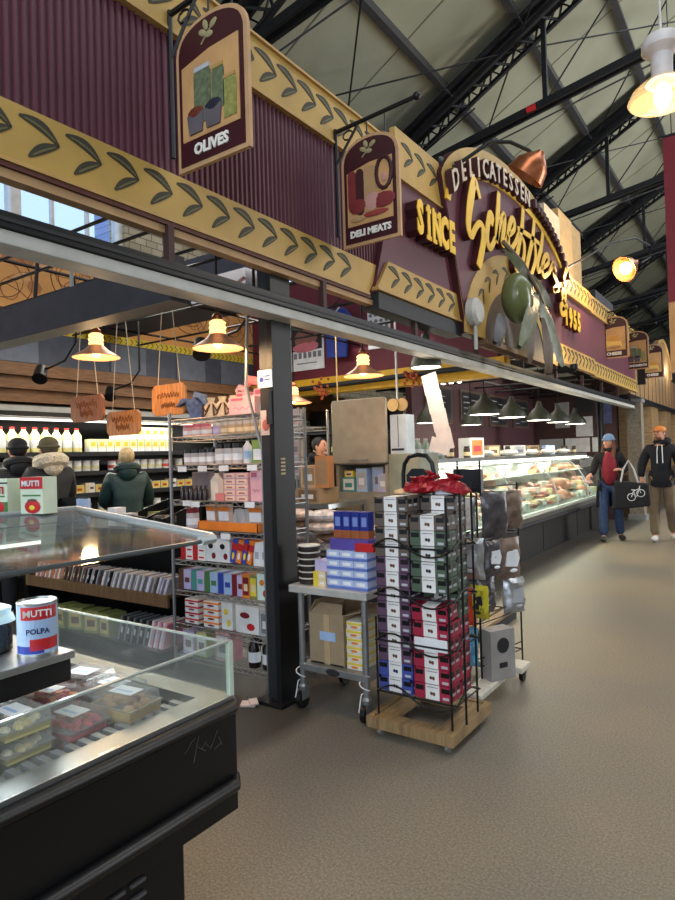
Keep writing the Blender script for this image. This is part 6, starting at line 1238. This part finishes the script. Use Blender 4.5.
gm = bpy.data.materials.new('lit_bell_glass'); gm.use_nodes = True; nb = gm.node_tree.nodes['Principled BSDF']; nb.inputs['Base Color'].default_value = (.75, .52, .25, 1); nb.inputs['Emission Color'].default_value = (1, .70, .36, 1); nb.inputs['Emission Strength'].default_value = .35; nb.inputs['Alpha'].default_value = .3; nb.inputs['Roughness'].default_value = .2
b.build('bell_glass', gm, bl, True)
MB().ball((c0[0], c0[1], c0[2]+.02), (.055, .055, .085), 14, 10).build('bulb', M('bulb_hot', (255, 226, 160), .5, emit=5), bl, True)
point('globe_light', (c0[0], c0[1], c0[2]-.3), 30, (1, .85, .62), .1)
t = thing('hanging_banner', 'tall maroon and tan banner hanging at the right frame edge', 'banner', (-.9, 9, 2.9)); MB().bb(-1.05, 8.98, 3.3, -.45, 9.0, 5.4).build('maroon_cloth', DRED, t); MB().bb(-1.05, 8.98, 2.4, -.45, 9.0, 3.3).build('tan_cloth', TAN, t); MB().cyl((-1.1, 8.99, 5.42), (-.4, 8.99, 5.42), .02).cyl((-.95, 8.99, 5.42), (-.95, 8.99, RZ(-.95)), .006).build('pole', BLACK, t)

# ================================================================== FAR STALL
fs_ = thing('far_stall', 'wood-clad stall with lit panels beyond the grey column', 'stall', (-2.8, 19, 0)); WT = woodmat('tan_cladding', (150, 120, 82))
MB().bb(-2.9, 14.5, 2.62, -2.5, 24, 3.45).build('fascia', WT, fs_); MB().bb(-2.92, 14.5, 2.5, -2.46, 24, 2.62).build('lower_beam', BLACK, fs_); MB().bb(-2.5, 15.55, 2.9, -2.34, 15.65, 3.9).build('sign_post', BLACK, fs_)
for k in range(16): MB().bb(-2.5, 14.6+k*.6, 2.64, -2.49, 14.62+k*.6, 3.44).build('board_joint', BROWN, fs_)
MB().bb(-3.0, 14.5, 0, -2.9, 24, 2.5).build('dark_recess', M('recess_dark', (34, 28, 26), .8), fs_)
for i, y in enumerate((14.9, 17.4, 19.9, 22.4)): MB().bb(-2.8, y, 0, -2.5, y+1.1, 2.5).build('wood_pier', WT, fs_)
for i, y in enumerate((16.4, 18.9, 21.4)): MB().bb(-2.895, y, 1.75, -2.88, y+.7, 2.35).build('lit_window', M('lit_window_white', (230, 225, 205), .5, emit=.9), fs_)
MB().bb(-2.7, 14.5, 0, -2.45, 24, .9).build('counter_front', M('counter_brown', (84, 66, 50), .6), fs_)
for i, y in enumerate((17.5, 20.5)): point('far_stall_light', (-2.2, y, 3.7), 26, (1, .85, .6), .1)
t = thing('arched_far_sign', 'tan arched sign panel on the far stall roof', 'sign', (-2.5, 19.5, 3.45)); MB().prism([(18.2, 3.45)]+arc(19.8, 3.5, 1.6, 1.0, PI, 0, 16)+[(21.4, 3.45)], -2.6, -2.5).build('board', WT, t); MB().strip(arc(19.8, 3.5, 1.62, 1.02, PI, 0, 16), arc(19.8, 3.5, 1.5, .92, PI, 0, 16), -2.5, -2.48).build('rim', GEDGE, t)

# ================================================================== PEOPLE
def skin(name, V, E, R, mat, parent, root=0, sub=1):
    me = bpy.data.meshes.new('s'); og = ORG[parent.name] if parent else Vector()
    me.from_pydata([tuple(v) for v in V], E, []); ob = bpy.data.objects.new('s', me); COL.objects.link(ob)
    m = ob.modifiers.new('k', 'SKIN'); m.use_smooth_shade = True; m.branch_smoothing = .3
    for i, v in enumerate(me.skin_vertices[0].data): r = R[i]; v.radius = (r, r) if not isinstance(r, tuple) else r; v.use_root = (i == root)
    s_ = ob.modifiers.new('u', 'SUBSURF'); s_.levels = sub; s_.render_levels = sub
    dg = bpy.context.evaluated_depsgraph_get(); nm = bpy.data.meshes.new_from_object(ob.evaluated_get(dg)); bpy.data.objects.remove(ob); bpy.data.meshes.remove(me)
    nm.materials.clear(); nm.materials.append(mat)
    nm.polygons.foreach_set('use_smooth', [True]*len(nm.polygons))
    o = bpy.data.objects.new(name, nm); COL.objects.link(o); o.parent = parent; return o
def person(label, loc, rz, H, J=None, top=None, leg=None, shoe=None, hair=None, hat=None, hatstyle=None, hood=None, long_hair=False, undershirt=None, coat=False, skinc=None, turn=0., hoodmat=None, facehair=False, puff=1.):
    """figure facing -Y in its own frame; J overrides joints (metres at 1.75 m height)"""
    k = H/1.75
    P = dict(pel=(0, 0, .95), spi=(0, 0, 1.13), che=(0, 0, 1.32), nec=(0, 0, 1.47), hb=(0, -.005, 1.545), hd=(0, -.012, 1.64), cr=(0, -.01, 1.695),
             sL=(.17, 0, 1.415), eL=(.22, .02, 1.14), wL=(.235, -.06, .90), sR=(-.17, 0, 1.415), eR=(-.22, .02, 1.14), wR=(-.235, -.06, .90),
             hL=(.09, 0, .90), kL=(.10, -.02, .49), aL=(.10, .01, .09), tL=(.11, -.13, .035), hR=(-.09, 0, .90), kR=(-.10, -.02, .49), aR=(-.10, .01, .09), tR=(-.11, -.13, .035))
    P.update(J or {}); P = {a: Vector(b)*k for a, b in P.items()}
    t = thing('person', label, 'person', loc); ORG[t.name] = Vector((0, 0, 0))
    V = []; E = []; R = []; ix = {}
    def v(n, p, r, par=None):
        ix[n] = len(V); V.append(p); R.append(tuple(q*k for q in r) if isinstance(r, tuple) else r*k)
        if par: E.append((ix[par], ix[n]))
    v('pel', P['pel'], .115); v('spi', P['spi'], .105, 'pel'); v('che', P['che'], .125, 'spi'); v('nec', P['nec'], .052, 'che'); v('hb', P['hb'], .058, 'nec'); v('hd', P['hd'], (.080, .092), 'hb'); v('cr', P['cr'], (.062, .07), 'hd')
    for s_ in 'LR':
        sx = 1 if s_ == 'L' else -1
        v('s'+s_, P['s'+s_], .055, 'che'); v('e'+s_, P['e'+s_], .038, 's'+s_); v('w'+s_, P['w'+s_], .026, 'e'+s_)
        d = (P['w'+s_]-P['e'+s_]).normalized(); side = Vector((1, 0, 0)) if abs(d.x) < .8 else Vector((0, 1, 0)); side = (side-d*side.dot(d)).normalized(); fl = d.cross(side)
        pm = P['w'+s_]+d*.055*k; v('p'+s_, pm, .026, 'w'+s_)
        for q, (o1, L) in enumerate(((-.028, .062), (-.009, .074), (.010, .070), (.028, .055))):
            a = pm+side*o1*k+d*.035*k; v('f%d%s' % (q, s_), a, .0095, 'p'+s_); v('g%d%s' % (q, s_), a+d*L*.55*k-fl*.012*k, .0085, 'f%d%s' % (q, s_)); v('h%d%s' % (q, s_), a+d*L*.8*k-fl*.036*k, .0075, 'g%d%s' % (q, s_))
        a = P['w'+s_]+d*.02*k-side*sx*.034*k; v('t0'+s_, a, .012, 'w'+s_); v('t1'+s_, a+d*.04*k-side*sx*.018*k-fl*.01*k, .009, 't0'+s_)
        v('h'+s_, P['h'+s_], .085, 'pel'); v('k'+s_, P['k'+s_], .055, 'h'+s_); v('a'+s_, P['a'+s_], .038, 'k'+s_); v('t'+s_, P['t'+s_], (.035, .028), 'a'+s_)
    skin('body', V, E, R, skinc or SKIN, t)
    # clothes: torso + arms
    def chain(name, names, radii, mat, edges, root=0):
        V2 = [P[n] if isinstance(n, str) else Vector(n)*k for n in names]; skin(name, V2, edges, [r*k if not isinstance(r, tuple) else tuple(q*k for q in r) for r in radii], mat, t, root)
    def lerp(a, b, u): return tuple((P[a]*(1-u)+P[b]*u)/k)
    pf = puff
    low = lerp('pel', 'spi', -.5) if not coat else lerp('hL', 'hR', .5)
    nm_ = ['che', 'spi', 'pel', low, lerp('che', 'nec', .75), 'sL', 'eL', lerp('eL', 'wL', .92), 'sR', 'eR', lerp('eR', 'wR', .92)]
    rad = [.155*pf, .145*pf, .15*pf, .15*pf if not coat else .16*pf, .08, .085*pf, .066*pf, .048*pf, .085*pf, .066*pf, .048*pf]
    chain('jacket' if coat or hood else 'top', nm_, rad, top, [(0, 1), (1, 2), (2, 3), (0, 4), (0, 5), (5, 6), (6, 7), (0, 8), (8, 9), (9, 10)])
    if coat:
        q = Vector(P['pel'])/k
        b = MB(); b.lathe([(.165, .06), (.185, -.12), (.205, -.38), (.20, -.38), (.16, 0)], (q.x*k, q.y*k, q.z*k), 16, mat=Matrix.Diagonal((k*1.05, k*.8, k, 1))); 
        kp = [i for i, f in enumerate(b.f) if len(f) == 4 and sum(b.v[q_][1]-q.y*k for q_ in f)/4 > -.08*k]
        b.f = [b.f[i] for i in kp]; b.m = [0]*len(kp); ck_ = b.build('coat_skirt', top, t, True); sm_ = ck_.modifiers.new('s', 'SOLIDIFY'); sm_.thickness = .015
    if not coat:
        q = P['pel']; MB().lathe([(.15, -.13), (.172, -.09), (.172, .04), (.15, .12)], q, 18, mat=Matrix.Diagonal((k*pf, k*.80*pf, k, 1))).build('jacket_hem', top, t, True)
    if undershirt:
        b = MB(); c_ = P['che']; b.ball((c_.x, c_.y-.04*k, c_.z-.14*k), (.125*k, .16*k, .30*k), 14, 10); b.build('shirt_front', undershirt, t, True)
    if leg:
        chain('trousers', ['pel', 'hL', 'kL', lerp('kL', 'aL', 1.04), 'hR', 'kR', lerp('kR', 'aR', 1.04)], [.115, .105, .082, .072, .105, .082, .072], leg, [(0, 1), (1, 2), (2, 3), (0, 4), (4, 5), (5, 6)])
    if shoe:
        for s_ in 'LR':
            a, b_ = P['a'+s_], P['t'+s_]; m_ = (a*.35+b_*.65); dd = (b_-a); rot = Matrix.Rotation(math.atan2(dd.x, -dd.y), 4, 'Z')
            b = MB(); b.ball((m_.x, m_.y+.01, max(.045, m_.z-.005)), (.048*k, .14*k, .045*k), 12, 8, rot=rot); b.build('shoe', shoe, t, True)
    hd = P['hd']; mt_ = Matrix.Translation(hd) @ Matrix.Rotation(turn, 4, 'Z') @ Matrix.Scale(k, 4)
    def hb(name, fn, mat): b = MB(); fn(b); b.xf(mt_); b.build(name, mat, t, True)
    hb('face', lambda b: b.ball((0, -.018, -.012), (.068, .078, .098), 14, 12).ball((0, -.098, -.018), (.011, .017, .022), 8, 6).ball((.074, .0, -.015), (.01, .018, .028), 8, 6).ball((-.074, .0, -.015), (.01, .018, .028), 8, 6).ball((0, -.075, -.085), (.03, .025, .02), 8, 6), skinc or SKIN)
    hb('eyes', lambda b: b.ball((.028, -.086, .006), (.012, .006, .007), 8, 5).ball((-.028, -.086, .006), (.012, .006, .007), 8, 5).ball((.03, -.088, .028), (.017, .005, .004), 8, 4).ball((-.03, -.088, .028), (.017, .005, .004), 8, 4), M('eye_dark', (40, 28, 24), .4))
    hb('mouth', lambda b: b.ball((0, -.092, -.056), (.022, .006, .007), 8, 5), M('lip', (160, 84, 80), .5))
    if hair:
        def hf(b):
            b.ball((0, .022, .022), (.084, .088, .096), 14, 10)
            if long_hair: b.tube([(.06, .01, .0), (.085, -.0, -.12), (.09, -.05, -.25), (.08, -.08, -.36)], [.035, .04, .038, .015], 8); b.tube([(-.06, .01, .0), (-.085, -.0, -.12), (-.09, -.05, -.25), (-.08, -.08, -.36)], [.035, .04, .038, .015], 8); b.ball((0, .05, -.1), (.08, .05, .14), 12, 8)
        hb('hair', hf, hair)
    if facehair: hb('beard', lambda b: b.ball((0, -.05, -.085), (.055, .05, .035), 10, 6), hair)
    if hat:
        if hatstyle == 'beanie': hb('beanie', lambda b: b.ball((0, .008, .055), (.088, .096, .075), 14, 10).tube([(.086*math.cos(a), .005+.094*math.sin(a), .028) for a in [2*PI*i/16 for i in range(16)]], .018, 6, closed=True), hat)
        if hatstyle == 'cap': hb('cap', lambda b: b.ball((0, .005, .048), (.085, .095, .068), 14, 10).ball((0, -.11, .035), (.06, .07, .008), 12, 5), hat)
    if hood: hb('hood', lambda b: b.tube([(.1*math.cos(a), .045+.07*math.sin(a), -.12+.02*math.sin(a)) for a in [2*PI*i/14 for i in range(14)]], hood, 8, closed=True).ball((0, .10, -.16), (.10, .06, .1), 12, 8), hoodmat)
    t.rotation_euler[2] = rz; return t
BLKC = M('cloth_black', (26, 25, 28), .85, 0, .15, 12, .3); JEAN = M('denim_blue', (48, 66, 100), .8, 0, .25, 20, .2); KHK = M('cloth_khaki', (122, 106, 84), .85, 0, .12, 10, .2); MAR = M('cloth_maroon', (128, 28, 44), .8); BOOT = M('boot_dark', (40, 34, 32), .6)
wm = person('woman in blue knit beanie, dark coat, maroon top and jeans carrying a large bag', (-2.17, 10.68, 0), .22, 1.69,
            dict(eL=(.24, .02, 1.15), wL=(.14, -.2, 1.18), eR=(-.25, -.05, 1.16), wR=(-.30, -.24, 1.10), kR=(-.11, -.06, .49), aR=(-.12, -.08, .09), tR=(-.13, -.22, .04), kL=(.11, .02, .49), aL=(.14, .14, .10), tL=(.17, .02, .04)),
            BLKC, JEAN, BOOT, M('hair_auburn', (96, 56, 38), .6, 0, .3, 40), M('beanie_blue', (116, 144, 180), .9, 0, .15, 60, .4), 'beanie', .04, True, MAR, True, turn=-.5, hoodmat=BLKC)
mn = person('man in orange cap, dark hooded sweatshirt and khaki trousers walking', (-1.47, 10.98, 0), .05, 1.80,
            dict(kR=(-.11, -.06, .50), aR=(-.10, -.10, .09), tR=(-.11, -.24, .04), kL=(.11, -.0, .50), aL=(.13, .14, .12), tL=(.15, .02, .04), wL=(.28, -.08, .92), eL=(.26, .02, 1.15), wR=(-.27, -.1, .94), eR=(-.27, .0, 1.16)),
            M('cloth_navy_black', (24, 26, 34), .85, 0, .15, 12, .3), KHK, M('shoe_white', (206, 204, 200), .6), M('hair_brown', (92, 64, 44), .7), M('cap_orange', (206, 128, 64), .7), 'cap', .038, False, None, False, turn=-.55, hoodmat=M('cloth_navy_black', (24, 26, 34), .85), facehair=True, puff=1.08)
b = MB()
for sx in (-.03, .03): b.tube([(sx, -.10, 1.50), (sx*1.2, -.165, 1.42), (sx*1.3, -.175, 1.22)], .007, 6)
b.build('drawstring', PAPER, mn)
t = thing('tote_bag', 'large black tote bag with white bicycle drawing carried by the woman', 'bag', (-1.83, 10.47, .52)); ORG[t.name] = Vector((0, 0, 0))
b = MB(); b.prism([(-.27, .0), (.27, .06), (.25, .40), (-.22, .46)], -.07, .07, 'xz'); b.build('bag_body', M('tote_black', (30, 30, 34), .8, 0, .15, 14, .3), t, bevel=.03)
b = MB()
for sy in (-.06, .06): b.tube([(-.14, sy, .43), (-.10, sy, .62), (-.02, sy*.5, .76), (.05, sy, .62), (.10, sy, .42)], .011, 6)
b.build('handles', LGREY, t, True)
b = MB()
for cx_, cz in ((.0, .2), (.13, .26)): b.tube([(cx_+.055*math.cos(a), -.073, cz+.055*math.sin(a)) for a in [2*PI*i/14 for i in range(14)]], .006, 5, closed=True)
b.tube([(0, -.073, .2), (.03, -.073, .29), (.11, -.073, .33), (.13, -.073, .26)], .007, 5); b.tube([(.03, -.073, .29), (.07, -.073, .2), (.11, -.073, .33), (.12, -.073, .37)], .007, 5); b.tube([(.0, -.073, .31), (.05, -.073, .31)], .008, 5); b.build('bicycle_print', PAPER, t)
t.rotation_euler[2] = .25
t = thing('shopping_bag', 'blue and red shopping bag at the right frame edge', 'bag', (-1.13, 10.6, .0)); ORG[t.name] = Vector((0, 0, 0))
MB().prism([(-.13, .32), (.17, .32), (.15, .62), (-.11, .62)], -.06, .06, 'xz').build('bag_body', M('bag_blue', (44, 70, 170), .5), t, bevel=.02); MB().prism([(-.12, .48), (.15, .42), (.14, .62), (-.105, .62)], -.065, -.06, 'xz').build('red_panel', RED, t); MB().tube([(-.06, 0, .6), (-.02, 0, .84), (.06, 0, .84), (.1, 0, .6)], .008, 6).build('handles', PAPER, t, True)
# shoppers at the cooler, backs to the viewer
BK = dict(wL=(.16, -.3, 1.1), eL=(.23, -.08, 1.15), wR=(-.16, -.3, 1.1), eR=(-.23, -.08, 1.15))
PUFF = M('puffer_black', (28, 28, 30), .7, 0, .2, 6, .6)
person('shopper in black jacket and dark cap facing the dairy cooler, leftmost', (-6.0, 3.22, 0), -PI/2-.2, 1.72, BK, PUFF, BLKC, BOOT, M('hair_black', (22, 18, 18), .6), BLKC, 'beanie', .05, False, None, False, hoodmat=PUFF, puff=1.25)
person('shopper in black coat with cream fur hood facing the dairy cooler', (-5.70, 3.36, 0), -PI/2-.1, 1.72, BK, PUFF, BLKC, BOOT, M('hair_olive', (70, 62, 46), .6), M('beanie_olive', (84, 78, 52), .8), 'beanie', .075, False, None, False, hoodmat=M('cream_fur', (206, 192, 166), .95, 0, .25, 40, 1.), puff=1.25)
person('shopper with short blond hair and dark green puffer coat at the cooler', (-5.45, 4.05, 0), -PI/2-.5, 1.62, BK, M('puffer_green', (30, 54, 50), .55, 0, .3, 5, .8), BLKC, BOOT, M('hair_blond', (196, 168, 120), .6, 0, .3, 40), None, None, .05, False, None, True, hoodmat=M('puffer_green', (30, 54, 50), .55), puff=1.3)
person('man in black jacket seen sideways behind the grey cabinet', (-4.42, 6.0, 0), .55, 1.70, None, BLKC, BLKC, BOOT, M('hair_black', (22, 18, 18), .6), None, None, .03, False, None, False, hoodmat=BLKC, turn=1.0)
#CONT
